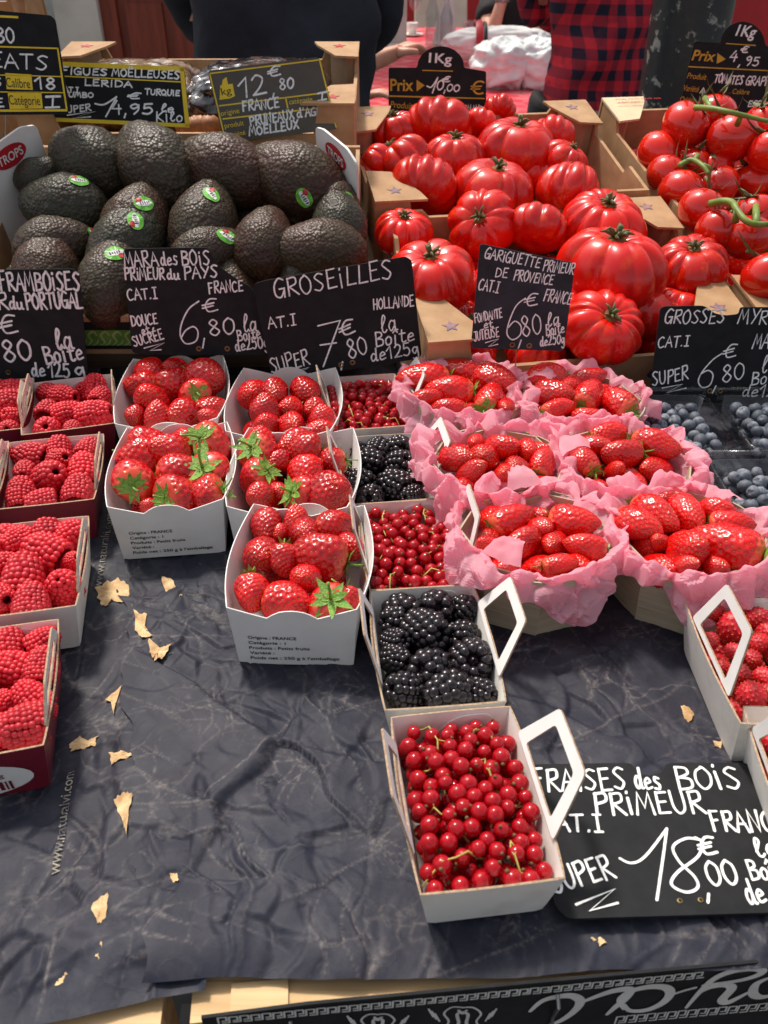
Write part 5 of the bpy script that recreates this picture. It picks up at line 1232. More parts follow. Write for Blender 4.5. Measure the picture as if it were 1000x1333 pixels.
def av_sticker(o, me, wdir, sz=.013, k=0):
    fn, L = AVO[me.name]; q = o.rotation_quaternion.inverted() @ Vector(wdir); q = Vector((q.x, q.y, q.z/L)).normalized(); s0 = o.scale[0]
    th = math.acos(max(-1, min(1, -q.z))); t = th/math.pi; a = math.atan2(q.y, q.x); c = Vector(fn(t, a)); n = Vector((c.x, c.y, c.z/(L*L))).normalized(); u = n.orthogonal().normalized(); v = n.cross(u); mb = MB()
    def pt(x, y, e):
        p = c+(u*x+v*y)*(sz/s0); p2 = Vector((p.x, p.y, p.z/L)).normalized(); return Vector(fn(math.acos(max(-1, min(1, -p2.z)))/math.pi, math.atan2(p2.y, p2.x)))*(1.03+e)
    def disc(sx, sy, e, m, cx=0, cy=0):
        n_ = 24; vs = [pt(cx, cy, e)]; fs = []
        for f in (.5, 1): vs += [pt(cx+sx*f*math.cos(2*math.pi*i/n_), cy+sy*f*math.sin(2*math.pi*i/n_), e) for i in range(n_)]
        for i in range(n_): j = (i+1) % n_; fs += [(0, 1+i, 1+j), (1+i, 1+n_+i, 1+n_+j, 1+j)]
        mb.add(vs, fs, m)
    disc(1.0, .78, 0, 0); disc(.8, .32, .006, 1, 0, .0); disc(.30, .26, .012, 2, .42, -.40)
    for i in range(5): disc(.05, .14 if i % 2 else .2, .012, 3, -.5+i*.22, 0)
    mb.build('sticker', [M['stick'], M['white'], M['red_ink'], M['ink']], o)
M['stick'] = simple('green_sticker', srgb(110, 190, 60), srgb(90, 172, 50), 40, .35)
for i, (px, py, a_, b_, ang, st, lb) in enumerate(AV):
    p = aheap(px, py, .0 if i < 4 else -.006); me = AVOM[i % 4]; o = obj('avocado', me); r = b_*depth(p)/FPX*1.1
    an = R(ang); el = R(10 if a_/b_ > 1.2 else 25); d = Vector((math.cos(an)*math.cos(el), math.sin(an)*.85*math.cos(el), math.sin(an)*.5*math.cos(el)+math.sin(el)*.3))
    orient(o, p, r, d, i*1.3); tag(o, lb, 'avocado', 'avocados in the crate')
    if st:
        sp = aheap(st[0], st[1], .0)-p; to = (CAM-p).normalized(); sp = sp-to*sp.dot(to); wd = sp.normalized()*min(.93, sp.length/(r*1.05))+to*math.sqrt(max(.08, 1-min(.93, sp.length/(r*1.05))**2))
        av_sticker(o, me, wd, .0125, i)
low_layer('AV', 5, 3, .040, .034, AVOM, 'avocado', 'avocado of the bottom layer in the crate, almost hidden', 'avocado', 'bottom layer of avocados', None, .44, .26)
# ------------------------------------------------------------------ bags of dried fruit
def bag(x0, x1, y0, y1, z, h, label, seed, col):
    nu, nv = 90, 70; V = np.zeros((nv+1, nu, 3)); sd = Vector((seed*5.3, 0, 0)); c = CM['DR'] @ Vector(((x0+x1)/2, (y0+y1)/2, z))
    for i in range(nv+1):
        th = math.pi*i/nv
        for j in range(nu):
            a = 2*math.pi*j/nu; e = .45; ca, sa = math.cos(a), math.sin(a); sx = math.copysign(abs(ca)**e, ca); sy = math.copysign(abs(sa)**e, sa); s = math.sin(th)**.6
            p = Vector((s*sx*(x1-x0)/2, s*sy*(y1-y0)/2, -math.cos(th)*h/2)); n_ = 1-abs(noise.noise(p*26+sd))*2; m_ = 1-abs(noise.noise(p*60+sd))*2; p *= 1+.10*(n_-.5)+.04*(m_-.5); V[i, j] = p
    o = obj('fruit_bag', grid_mesh('fruit_bag', V, [col], closed_u=True)); o.location = c; tag(o, label, 'bag of dried fruit', 'bags of dried fruit')
def foil(name, c0, c1):
    m = NT(name); m.set(col=m.mix(m.ramp(m.noise(40, 3).outputs['Fac'], .45, .6), c0, c1), rough=.12, coat=1.0, spec=.8); m.bump(m.noise(55, 4).outputs['Fac'], .8, .004); return m.m
M['bag1'] = foil('dark_shiny_bag', srgb(58, 48, 44), srgb(34, 28, 28)); M['bag2'] = foil('figs_in_clear_bag', srgb(150, 120, 90), srgb(84, 64, 48))
bag(-.215, -.01, .09, .28, .082, .085, 'shiny crumpled clear bag of dried figs lying behind the yellow edged fig sign', 1, M['bag2'])
bag(-.02, .19, .06, .26, .082, .10, 'dark glossy bag of prunes lying between the two yellow edged signs', 2, M['bag1'])
for i, (px, py) in enumerate(((243,166),(258,164),(274,163),(266,170))):
    p = PY(px, py, 1.285); o = obj('dried_apricot', BLUE[i % 3]); orient(o, p, .016, (0, -.4+.3*i, 1), i); o.data = o.data.copy(); o.data.materials[0] = M['apri'] if 'apri' in M else M.setdefault('apri', simple('dried_fruit', srgb(176, 112, 62), srgb(140, 84, 46), 2, .5)); tag(o, ['orange dried fruit at the bottom right corner of the fig sign', 'brown dried fruit second from the fig sign', 'brown dried fruit beside the prune sign', 'lowest brown dried fruit between the two signs'][i], 'dried fruit', 'loose dried fruits')
# ------------------------------------------------------------------ price boards
def zig(s, pts, pen): s.line(pts, pen, False)
# raspberries
s = Sign('black hand-lettered price board for raspberries at the left edge', PY(0, 497, .912), 0, 6)
s.board([(-95,352),(96,350),(103,356),(115,490),(110,496),(-95,502)], M['black'])
s.hand('PRIMEU', -88, 403, -4, 402, 20, 2.8); s.hand('R', -2, 402, 12, 402, 20, 2.8); s.hand('du', 13, 402, 31, 402, 15, 2.8); s.hand('PORTUGAL', 35, 402, 108, 401, 20, 2.8)
s.hand('FRAMBOiSES', 1, 378, 105, 378, 24, 2.8); s.hand('€', 2, 437, 28, 433, 24, 2.8); s.hand(',', -6, 470, 0, 470, 24, 3); s.hand('80', 6, 472, 44, 468, 27, 3)
s.hand('la', 74, 456, 97, 454, 28, 2.8); s.hand('Boîte', 60, 474, 110, 468, 21, 2.8); s.hand('de', 42, 490, 60, 490, 17, 2.8); s.hand('125', 64, 490, 92, 491, 19, 2.8); s.hand('g', 98, 489, 112, 488, 18, 2.8)
s.done(holes=[(11, 485)])
# mara des bois
s = Sign('black price board for mara strawberries with one cut corner', PY(250, 461, .918), 0, 6)
s.board([(160,324),(269,322),(274,328),(284,346),(312,366),(328,374),(336,396),(350,462),(235,463),(172,460)], M['black'])
s.hand('MARA', 163, 349, 207, 346, 19, 2.2); s.hand('des', 210, 346, 232, 344, 18, 2.2); s.hand('BOiS', 237, 346, 274, 344, 18, 2.2)
s.hand('PRiMEUR', 163, 364, 215, 364, 15, 2.2); s.hand('du', 218, 364, 234, 363, 13, 2.2); s.hand('PAYS', 240, 363, 284, 361, 15, 2.2); s.hand('FRANCE', 272, 382, 317, 379, 14, 1.9)
s.hand('CAT.I', 167, 391, 206, 388, 14, 1.9); s.hand('DOUCE', 172, 425, 206, 421, 13, 1.9); s.hand('et', 186, 437, 197, 434, 12, 1.9); s.hand('SUCRÉE', 175, 451, 214, 441, 13, 1.9); zig(s, [(188,453),(214,446),(196,456),(210,455)], 1.7)
s.line([(259,392),(246,402),(237,420),(235,436),(242,447),(255,444),(258,432),(252,425),(242,430),(236,440)], 2.0); s.hand(',', 262, 446, 270, 446, 30, 2.0); s.hand('80', 273, 438, 307, 434, 22, 2.0); s.hand('€', 266, 408, 287, 404, 17, 2.0)
s.hand('la', 317, 433, 336, 432, 22, 1.9); s.hand('Boîte', 310, 444, 340, 440, 14, 1.9); s.hand('de250g', 307, 457, 350, 452, 14, 1.9)
s.done(holes=[(259, 454), (296, 454)])
# red currants
s = Sign('black price board for red currants, tilted and widest of the front boards', PY(440, 492, .902), 0, 6)
s.board([(329,370),(346,365),(528,334),(536,339),(549,462),(545,467),(366,495),(354,490)], M['black'])
s.hand('GROSEiLLES', 358, 389, 512, 362, 24, 2.0); s.hand('HOLLANDE', 486, 403, 539, 398, 14, 1.7); s.hand('AT.I', 350, 428, 387, 422, 14, 1.9)
s.line([(414,424),(443,417),(436,436),(421,477)], 2.1, False); s.line([(417,449),(438,446)], 2.0); s.hand(',', 442, 476, 450, 475, 26, 2.1); s.hand('80', 454, 467, 480, 460, 24, 2.0); s.hand('€', 445, 440, 466, 432, 19, 2.0)
s.hand('SUPER', 354, 486, 404, 474, 19, 1.9); zig(s, [(372,487),(402,478),(382,491),(404,486)], 1.7); s.hand('la', 496, 434, 518, 430, 22, 1.9); s.hand('Boîte', 489, 451, 540, 444, 18, 1.9); s.hand('de125g', 483, 471, 546, 460, 17, 1.9)
s.done(holes=[(444, 475), (459, 472)])
# gariguette
s = Sign('small greyish slate board for long strawberries standing on a wire pin', PY(684, 458, .878), 0, 8)
s.board([(625,317),(749,343),(734,457),(613,453)], M['slate'], .004)
s.hand('GARiGUETTE', 630, 336, 702, 349, 14, 1.6); s.hand('PRiMEUR', 706, 352, 746, 357, 14, 1.6); s.hand('DE', 644, 360, 660, 362, 12, 1.6); s.hand('PROVENCE', 668, 364, 719, 371, 13, 1.6); s.hand('CAT.I', 622, 377, 649, 381, 14, 1.6); s.hand('FRANCE', 707, 391, 742, 397, 15, 1.6)
s.hand('FONDANTE', 618, 420, 654, 413, 12, 1.6); s.hand('et', 630, 428, 642, 426, 10, 1.6); s.hand('JUTEUSE', 617, 444, 650, 438, 12, 1.6); zig(s, [(632,446),(649,441),(636,451),(648,448)], 1.4)
s.line([(684,388),(672,398),(663,418),(660,434),(667,442),(677,436),(678,424),(670,418),(662,426)], 1.7); s.hand(',', 674, 446, 681, 446, 26, 1.7); s.hand('80', 680, 439, 706, 433, 26, 1.7); s.hand('€', 683, 400, 702, 397, 16, 1.7)
s.hand('la', 712, 425, 729, 422, 18, 1.6); s.hand('Boîte', 711, 437, 735, 433, 14, 1.6); s.hand('de250g', 703, 451, 735, 447, 13, 1.6)
s.done(holes=[(667, 449), (689, 450)], pin=((673, 440), (670, 512)))
# blueberries
s = Sign('black notched price board for blueberries at the right edge', PY(925, 526, .872), 0, 9)
s.board([(860,399),(918,398),(930,408),(944,411),(962,409),(964,400),(1110,400),(1112,534),(845,520)], M['black'])
s.hand('GROSSES', 864, 421, 942, 421, 18, 1.8); s.hand('MYRTiLLES', 960, 421, 1062, 423, 18, 1.8); s.hand('MAROC', 979, 453, 1030, 453, 18, 1.8); s.hand('CAT.I', 856, 453, 897, 450, 14, 1.8); s.hand('SUPER', 849, 503, 896, 493, 17, 1.8); zig(s, [(862,505),(888,500),(868,511),(893,505)], 1.7)
s.line([(940,460),(928,468),(914,484),(909,496),(914,504),(924,501),(928,488),(922,482),(913,486)], 1.8); s.hand(',', 927, 506, 934, 506, 24, 1.8); s.hand('80', 939, 499, 969, 492, 23, 1.8); s.hand('€', 941, 468, 960, 464, 17, 1.8)
s.hand('la', 990, 486, 1010, 484, 22, 1.8); s.hand('Boîte', 977, 501, 1024, 498, 16, 1.8); s.hand('de125g', 965, 516, 1030, 516, 16, 1.8); s.done(holes=[(924, 509), (938, 509)])
# wild strawberries, lying flat on the table
s = Sign('big black price board for wild strawberries lying flat at bottom right', P(860, 1100, .0145), flat=True)
s.root.name = 'price_sign'
s.board([(690,995),(822,993),(830,1006),(846,1010),(862,1006),(868,993),(974,993),(998,1022),(1032,1187),(738,1196),(722,1178)], M['black'], .004, .0022)
s.hand('FRAiSES', 693, 1030, 817, 1029, 28, 3.6); s.hand('des', 828, 1028, 862, 1028, 26, 3.6); s.hand('BOiS', 882, 1028, 968, 1028, 30, 3.8); s.hand('PRiMEUR', 775, 1061, 920, 1060, 28, 3.8); s.hand('FRANCE', 928, 1082, 1026, 1084, 26, 3.6); s.hand('CAT.I', 705, 1083, 787, 1083, 21, 3.6)
s.line([(807,1118),(822,1124),(840,1115),(868,1079)], 3.6); s.line([(868,1079),(864,1110),(855,1172)], 3.6, False); s.line([(912,1094),(893,1092),(876,1103),(884,1122),(904,1142),(908,1156),(893,1162),(874,1152),(882,1136),(908,1116),(914,1098),(905,1091)], 3.8); s.hand(',', 917, 1168, 928, 1168, 26, 3.6); s.hand('00', 924, 1154, 964, 1152, 30, 3.6); s.hand('€', 914, 1116, 938, 1112, 22, 3.6)
s.hand('SUPER', 722, 1164, 802, 1142, 30, 3.8); s.line([(750,1178),(800,1158),(768,1186),(804,1176)], 3.6, False); s.hand('la', 985, 1116, 1016, 1114, 26, 3.6); s.hand('Boîte', 978, 1146, 1036, 1144, 26, 3.6); s.hand('de', 975, 1178, 1000, 1176, 30, 3.6)
s.done(holes=[(885, 1173), (912, 1172)])
# avocado board
s = Sign('black and yellow price board standing among the avocados at the top left', PY(60, 150, 1.16), 0, 6)
s.board([(-110,-6),(-30,8),(0,14),(66,20),(72,26),(91,144),(86,149),(-80,150)], M['black'], .008)
def frame(s, pts, pen, mat=0): 
    for a, b in zip(pts, pts[1:]): s.fill([(a[0], a[1]), (b[0], b[1]), (b[0], b[1]+pen) if abs(a[0]-b[0]) > abs(a[1]-b[1]) else (b[0]+pen, b[1]), (a[0], a[1]+pen) if abs(a[0]-b[0]) > abs(a[1]-b[1]) else (a[0]+pen, a[1])], mat)
frame(s, [(-30,18),(24,21)], 3); frame(s, [(-60,58),(76,62)], 2); frame(s, [(-70,95),(80,99)], 1.4); frame(s, [(-70,118),(83,120)], 1.4); frame(s, [(-75,143),(88,142)], 3); frame(s, [(74,62),(86,143)], 2.2)
s.fill([(7,95),(41,97),(43,117),(9,116)]); s.fill([(10,119),(54,120),(56,141),(13,142)]); s.printed('Calibre', 9, 113, 40, 115, 13, 1, .0, 5e-4); s.printed('Catégorie', 13, 136, 53, 137, 13, 1, 0, 5e-4)
s.hand('80', -4, 55, 20, 56, 18, 2.4); s.hand('EATS', -12, 88, 63, 91, 20, 2.2); s.hand('AVOC', -84, 84, -16, 87, 20, 2.2); s.hand('18', 47, 115, 73, 116, 15, 2.4); s.hand('I', 55, 140, 82, 139, 14, 2.6); s.hand('S', -6, 112, 3, 112, 10, 2); s.hand('E', -4, 139, 6, 139, 11, 2)
s.done(print_mats=[M['yellow'], M['ink']], pin=((8, 120), (4, 230)))
# figs
s = Sign('black price board for figs with a yellow border, leaning on the crate behind the avocados', PY(165, 172, 1.236), 0, 12)
P4 = [(74,80),(240,87),(247,166),(70,158)]; s.board(P4, M['black'], .005)
s.fill([(74,80),(240,87),(241,93),(74,86)]); s.fill([(70,153),(246,161),(247,166),(70,158)]); s.fill([(234,88),(239.5,88),(247,165),(241.5,165)]); frame(s, [(75,98),(238,106)], 1.6)
s.hand('FiGUES', 80, 96, 140, 99, 9, 1.9); s.hand('MOËLLEUSES', 146, 99, 234, 103, 10, 1.9); s.hand('LERiDA', 110, 111, 172, 114, 8, 1.9); s.hand('TURQUiE', 189, 123, 234, 125, 7, 1.8); s.hand('CAT.I', 78, 119, 103, 121, 7, 1.8); s.hand('JUMBO', 82, 126, 122, 127, 6, 1.8); s.hand('SUPER', 80, 148, 119, 144, 9, 1.8); zig(s, [(88,150),(124,145),(94,154),(118,152)], 1.6)
s.line([(124,135),(136,136),(152,126)], 2.0); s.line([(152,126),(138,152)], 2.0); s.hand('4', 146, 149, 160, 149, 18, 2.1); s.hand(',', 161, 150, 166, 150, 13, 2); s.hand('95', 168, 149, 200, 148, 13, 2.1); s.hand('€', 166, 129, 184, 129, 8, 1.8); s.hand('le', 209, 145, 227, 147, 11, 1.8); s.hand('Kilo', 203, 159, 238, 158, 13, 1.8); s.done()
# prunes
s = Sign('grey price board for prunes with yellow lines, tilted between figs and tomatoes', PY(350, 186, 1.232), 0, 10)
s.board([(270,92),(416,74),(440,168),(292,186)], M['slate2'] if 'slate2' in M else M.setdefault('slate2', simple('brownish_board', srgb(84, 78, 68), srgb(72, 67, 60), 30, .5)), .006)
for a, b in (((272,95),(416,77)), ((285,137),(430,119)), ((290,154),(433,138)), ((272,95),(293,184)), ((415,77),(437,166)), ((371,127),(374,141))):
    s.fill([a, b, (b[0]+(1.8 if abs(a[0]-b[0]) < 30 else 0), b[1]+(0 if abs(a[0]-b[0]) < 30 else 1.8)), (a[0]+(1.8 if abs(a[0]-b[0]) < 30 else 0), a[1]+(0 if abs(a[0]-b[0]) < 30 else 1.8))])
s.fill([(287,111),(303,109),(306,125),(300,128),(286,130)]); s.fill([(290,104),(295,100),(297,110),(289,111)]); s.printed('kg', 289, 124, 302, 122, 10, 1, 0, 5e-4)
s.printed('origine', 288, 151, 312, 147, 7, 0, 0); s.printed('catégorie', 377, 136, 407, 132, 7, 0, 0); s.printed('produit', 293, 167, 318, 163, 7, 0, 0); s.printed('variété', 296, 179, 320, 175, 6, 0, 0)
s.hand('12', 312, 128, 348, 122, 24, 2.3); s.hand(',', 354, 124, 359, 124, 14, 2.2); s.hand('80', 364, 117, 383, 114, 14, 2.2); s.hand('€', 350, 101, 368, 97, 12, 2.0); s.hand('FRANCE', 316, 145, 364, 140, 13, 2.1); s.hand('I', 410, 132, 428, 128, 9, 2.2); s.hand('PRUNEAUX', 326, 164, 383, 155, 12, 2.1); s.hand("d'", 387, 154, 397, 152, 12, 2); s.hand('AGEN', 398, 152, 426, 148, 11, 2); s.hand('MOËLLEUX', 325, 177, 389, 167, 11, 2.1)
s.done(print_mats=[M['yellow'], M['ink']])
# tomato boards
def prix(s, q, txts):
    for t, p, h, m, b in txts: s.printed(t, *[c for xy in p for c in q(*xy)], h, m, b)
s = Sign('black round-topped price board for ribbed tomatoes', PY(570, 160, 1.505), 0, 4)
arc = [(543,88)]+[(574-31*math.cos(math.pi*k/10), 88-28*math.sin(math.pi*k/10)) for k in range(1, 10)]+[(604,88)]
s.board([(506,160),(506,88)]+arc+[(633,93),(633,162)], M['black'], .003)
s.printed('1Kg', 558, 81, 588, 83, 13, 1, .02); s.fill([(550,91),(590,92),(590,93.2),(550,92.2)]); s.printed('Prix', 508, 118, 538, 118, 16, 0, .02); s.fill([(542.5,104),(553,111),(542.5,119)]); s.printed('€', 612, 123, 630, 123, 18, 0, 0); s.fill([(507,124),(631,127.5),(631,129),(507,126)]); s.printed('Produit', 508, 140, 537, 142, 9, 0, 0, shear=.15)
s.line([(556,112),(562,113),(570,101)], 1.7); s.line([(570,101),(563,121)], 1.7); s.hand('0', 568, 117, 577, 117, 12, 1.6); s.hand(',', 577, 119, 581, 119, 10, 1.6); s.hand('00', 581, 119, 598, 119, 9, 1.6); s.hand('€', 576, 107, 587, 106, 7, 1.4); s.hand('TOMATES', 543, 147, 588, 147, 11, 1.5); s.hand('MARMANDE', 591, 147, 633, 149, 11, 1.5)
s.done(print_mats=[M['gold'], M['chalk']], pin=((570, 150), (570, 185)))
s = Sign('tilted black round-topped price board for vine tomatoes at the top right', PY(940, 150, 1.50), 0, 4)
arc = [(938,56)]+[(968-29*math.cos(math.pi*k/10)-1, 56-29*math.sin(math.pi*k/10)+k*.2) for k in range(1, 10)]+[(997,60)]
s.board([(884,142),(904,54)]+arc+[(1042,64),(1032,150)], M['black'], .003)
s.printed('1Kg', 957, 46, 983, 49, 15, 1, .02, shear=.15); s.fill([(945,56),(984,58.5),(984,59.8),(945,57.3)]); s.printed('Prix', 900, 78, 930, 80, 14, 0, .02, shear=.15); s.fill([(934,69),(945,77),(933,83)]); s.fill([(896,86),(1036,93),(1036,94.5),(896,87.5)]); s.printed('Produit', 894, 102, 919, 104, 8, 0, 0, shear=.15); s.printed('Variété', 889, 118, 909, 120, 8, 0, 0, shear=.15); s.printed('Calibre', 953, 122, 975, 123, 7, 0, 0, shear=.15); s.printed('Origine', 885, 132, 905, 133, 7, 0, 0, shear=.15)
s.hand('4', 948, 80, 959, 80, 13, 1.6); s.hand(',', 960, 86, 964, 86, 9, 1.5); s.hand('95', 969, 85, 987, 86, 11, 1.6); s.hand('€', 964, 69, 974, 69, 8, 1.4); s.hand('TOMATES', 929, 107, 966, 110, 11, 1.5); s.hand('GRAPPE', 970, 110, 1006, 112, 11, 1.5); s.hand('A', 911, 121, 918, 121, 7, 1.4); s.hand('ESPAGNE', 973, 139, 1015, 141, 8, 1.4)
s.done(print_mats=[M['gold'], M['chalk']], pin=((940, 140), (932, 185)))
# ------------------------------------------------------------------ the cafe behind the stall
def plain(name, c, rough=.6, **k): return simple(name, c, tuple(x*.8 for x in c[:3])+(1,), 6, rough, .15, 60, .003, **k)
M['redwall'] = plain('red_painted_wall', srgb(196, 40, 44)); M['creamwall'] = plain('cream_plaster', srgb(226, 216, 200), .8)
M['skin'] = simple('skin', srgb(226, 170, 144), srgb(208, 148, 122), 12, .5, sss=.15, sssr=(.6, .2, .1), ssss=.02)
M['navy'] = simple('navy_cloth', srgb(32, 36, 48), srgb(25, 28, 38), 20, .85, .5, 30, .006)
M['jeans'] = simple('blue_denim', srgb(72, 88, 108), srgb(56, 70, 90), 40, .9, .3, 200, .001)
M['darkcloth'] = simple('black_cloth', srgb(30, 30, 32), srgb(22, 22, 24), 20, .85, .4, 30, .006)
M['greycloth'] = simple('pale_grey_cloth', srgb(190, 190, 190), srgb(160, 160, 162), 20, .85, .3, 40, .004)
M['hair'] = simple('brown_hair', srgb(70, 48, 36), srgb(44, 30, 24), 60, .5)
pl_ = NT('plaid_flannel'); sx_ = pl_.n('ShaderNodeSeparateXYZ'); pl_.l(pl_.coord(), sx_.inputs[0])
an_ = pl_.math('MULTIPLY', pl_.math('ADD', sx_.outputs[0], pl_.math('MULTIPLY', sx_.outputs[1], .55)), 21.0)
fx = pl_.math('GREATER_THAN', pl_.math('FRACT', pl_.math('ADD', an_, 50)), .5); fz = pl_.math('GREATER_THAN', pl_.math('FRACT', pl_.math('ADD', pl_.math('MULTIPLY', sx_.outputs[2], 19.0), 50)), .5)
sm_ = pl_.math('MULTIPLY', pl_.math('ADD', fx, fz), .5)
c_ = pl_.mix(sm_, srgb(226, 44, 60), srgb(34, 32, 54)); pl_.set(col=pl_.mix(pl_.ramp(pl_.noise(30).outputs['Fac'], .5, .9), c_, srgb(90, 34, 52)), rough=.9)
pl_.t.nodes[-1]; M['plaid'] = pl_.m
def skin_mesh(name, pts, edges, mat, sub=2, parent=None, root=0):
    """pts: (x, y, z, radius[, radius2])"""
    me = bpy.data.meshes.new(name); me.from_pydata([p[:3] for p in pts], edges, []); me.materials.append(mat); o = obj(name, me, parent)
    m = o.modifiers.new('skin', 'SKIN'); m.use_smooth_shade = True; sv = me.skin_vertices[0].data
    for i, p in enumerate(pts): sv[i].radius = (p[3], p[4] if len(p) > 4 else p[3]); sv[i].use_root = (i == root)
    s = o.modifiers.new('sub', 'SUBSURF'); s.levels = sub; s.render_levels = sub; return o
def chain(n0, n): return [(n0+i, n0+i+1) for i in range(n-1)]
def fingers(base, d, up, side, L=.075, curl=.5):
    """five finger chains from the wrist: palm and fingers of one continuous hand"""
    d, up, side = Vector(d).normalized(), Vector(up).normalized(), Vector(side).normalized(); P_, E = [], []
    for k, (off, ln) in enumerate(((-.03, .82), (-.010, .98), (.010, 1.0), (.03, .80))):
        a = Vector(base)+d*.035+side*off*.5; b = Vector(base)+d*.085+side*off; pr = [a, b]
        v = d.copy()
        for q in range(2): v = (v*math.cos(curl*.8)-up*math.sin(curl*.8)).normalized(); b = b+v*L*.48*ln; pr.append(b)
        P_.append([(p.x, p.y, p.z, r) for p, r in zip(pr, (.017, .012, .0095, .0075))])
    a = Vector(base)+d*.02+side*-.015; b = a+(d*.5-side*.9).normalized()*.04; c = b+(d*.9-side*.25-up*.3).normalized()*.035; P_.append([(a.x, a.y, a.z, .016), (b.x, b.y, b.z, .012), (c.x, c.y, c.z, .009)])
    return P_
def person(label, loc, rotz, arms, seated=False, top='navy', legs='jeans', bulk=1.0, lean=0.0, hem=.80, sleeves=(1, 1), wide=.0, fold=.05):
    """a continuous skinned body (head, arms with hands, legs) with shirt and trousers as its children; local metres above the floor, facing -Y"""
    root = empty('person', loc, label, 'person', None, rotz); P_, E = [], []
    hip = .50 if seated else .93; L = lambda h: -lean*(h-hip)
    def V_(x, y, z, r, r2=None): P_.append((x, y, z, r) if r2 is None else (x, y, z, r, r2)); return len(P_)-1
    pel = V_(0, 0, hip, .115*bulk, .10); sp = V_(0, L(hip+.2), hip+.2, .115*bulk, .095); ch = V_(0, L(hip+.42), hip+.42, .135*bulk, .105); nb = V_(0, L(hip+.54), hip+.54, .055); nk = V_(0, L(hip+.62)-.01, hip+.62, .048); hd = V_(0, L(hip+.70)-.03, hip+.70, .078, .088); tp = V_(0, L(hip+.78)-.025, hip+.80, .062, .075)
    E += [(pel, sp), (sp, ch), (ch, nb), (nb, nk), (nk, hd), (hd, tp)]
    nose = V_(0, L(hip+.70)-.118, hip+.695, .012); E.append((hd, nose))
    for s_ in (-1, 1):
        ear = V_(s_*.083, L(hip+.7)-.02, hip+.705, .012); E.append((hd, ear))
        if seated: kn = (s_*.12, -.44, hip+.02); an = (s_*.12, -.42, .08); toe = (s_*.13, -.56, .04)
        else: kn = (s_*.11, -.02, .50); an = (s_*.11, .02, .09); toe = (s_*.125, -.13, .04)
        hj = V_(s_*.085, 0, hip-.06 if not seated else hip, .068); k = V_(*kn, .058); a = V_(*an, .042); t = V_(*toe, .034); E += [(pel, hj), (hj, k), (k, a), (a, t)]
    shirt_pts = []; arm_ids = []
    for s_, (el, wr, curl) in zip((-1, 1), arms):
        sh = (s_*(.19+wide), L(hip+.50), hip+.50); i0 = V_(*sh, .058); i1 = V_(*el, .042); i2 = V_(*wr, .028); E += [(ch, i0), (i0, i1), (i1, i2)]; arm_ids.append((sh, el, wr))
        d = (Vector(wr)-Vector(el)).normalized(); side = d.cross(Vector((0, 0, 1))); side = side.normalized() if side.length > .1 else Vector((1, 0, 0)); up = side.cross(d)
        for f in fingers(wr, d, up, side*s_, .075, curl):
            ids = [V_(*p) for p in f]; E.append((i2, ids[0])); E += list(zip(ids, ids[1:]))
    body = skin_mesh('body', P_, E, M['skin'], 2, root)
    # clothes
    Q, F = [], []
    def W_(x, y, z, r, r2=None): Q.append((x, y, z, r, r2 or r)); return len(Q)-1
    a = W_(0, 0, hem, (.180+wide*.6)*bulk, .145); b = W_(0, L(hip+.2), hip+.2, (.16+wide*.6)*bulk, .13); c = W_(0, L(hip+.42), hip+.42, (.175+wide*.5)*bulk, .135); d = W_(0, L(hip+.53), hip+.535, .075); F += [(a, b), (b, c), (c, d)]
    for (sh, el, wr), sl in zip(arm_ids, sleeves):
        i0 = W_(*sh, .085); e = Vector(sh).lerp(Vector(el), .55 if sl < .5 else 1.0); i1 = W_(*e, .064); F += [(c, i0), (i0, i1)]
        if sl >= 1: e = Vector(el).lerp(Vector(wr), .9); i2 = W_(*e, .045); F.append((i1, i2))
    sh_ = skin_mesh('shirt', Q, F, M[top], 3, root); tx = bpy.data.textures.new('cloth_folds', 'CLOUDS'); tx.noise_scale = .13; tx.noise_depth = 1; dm = sh_.modifiers.new('folds', 'DISPLACE'); dm.texture = tx; dm.strength = fold; dm.mid_level = .5
    Q, F = [], []
    p = W_(0, 0, hip+.04, .15*bulk, .125)
    for s_ in (-1, 1):
        if seated: kk, aa = (s_*.12, -.44, hip+.02), (s_*.12, -.42, .12)
        else: kk, aa = (s_*.11, -.02, .50), (s_*.11, .02, .10)
        i0 = W_(s_*.10, 0, hip-.06 if not seated else hip, .115); i1 = W_(*kk, .08); i2 = W_(*aa, .065); F += [(p, i0), (i0, i1), (i1, i2)]
    skin_mesh('trousers', Q, F, M[legs], 2, root)
    z0 = hip+.70; mb = MB(); mb.ball((0, L(z0)-.005, z0+.035), .105, 20, 14, 0, (.95, 1.05, .98)); hm = mb.build('hair', [M['hair']], root, True)
    for v in hm.data.vertices:
        if v.co.y < L(z0)-.055 and v.co.z < z0+.075: v.co.y = L(z0)-.05
    return root
def gx(px, py, y): p = PY(px, py, y); return p.x
# plaid shirt, standing
pr = person('person in red and navy plaid shirt standing with a pale shirt hem showing', (gx(780, 80, 2.75), 2.75, -.85), R(172), [((-.20, -.12, 1.12), (-.10, -.32, 1.12), .6), ((.20, -.12, 1.12), (.10, -.32, 1.10), .6)], top='plaid', legs='darkcloth', bulk=1.05, hem=.82, wide=-.01, fold=.09)
mb = MB(); mb.lathe([(.175, .76), (.182, .80), (.178, .90)], 28, 0, Matrix.Scale(.8, 4, (0, 1, 0))); mb.build('undershirt', [M['greycloth']], pr, True)
# navy person, close to the stall, bending away
person('person in loose navy shirt and jeans standing just behind the dried fruit crate', (gx(372, 60, 2.02), 2.02, -.85), R(185), [((-.19, -.16, 1.14), (-.12, -.36, 1.2), .6), ((.19, -.16, 1.14), (.12, -.36, 1.2), .6)], top='navy', legs='jeans', bulk=1.3, hem=.90, wide=.0, lean=.15, fold=.10)
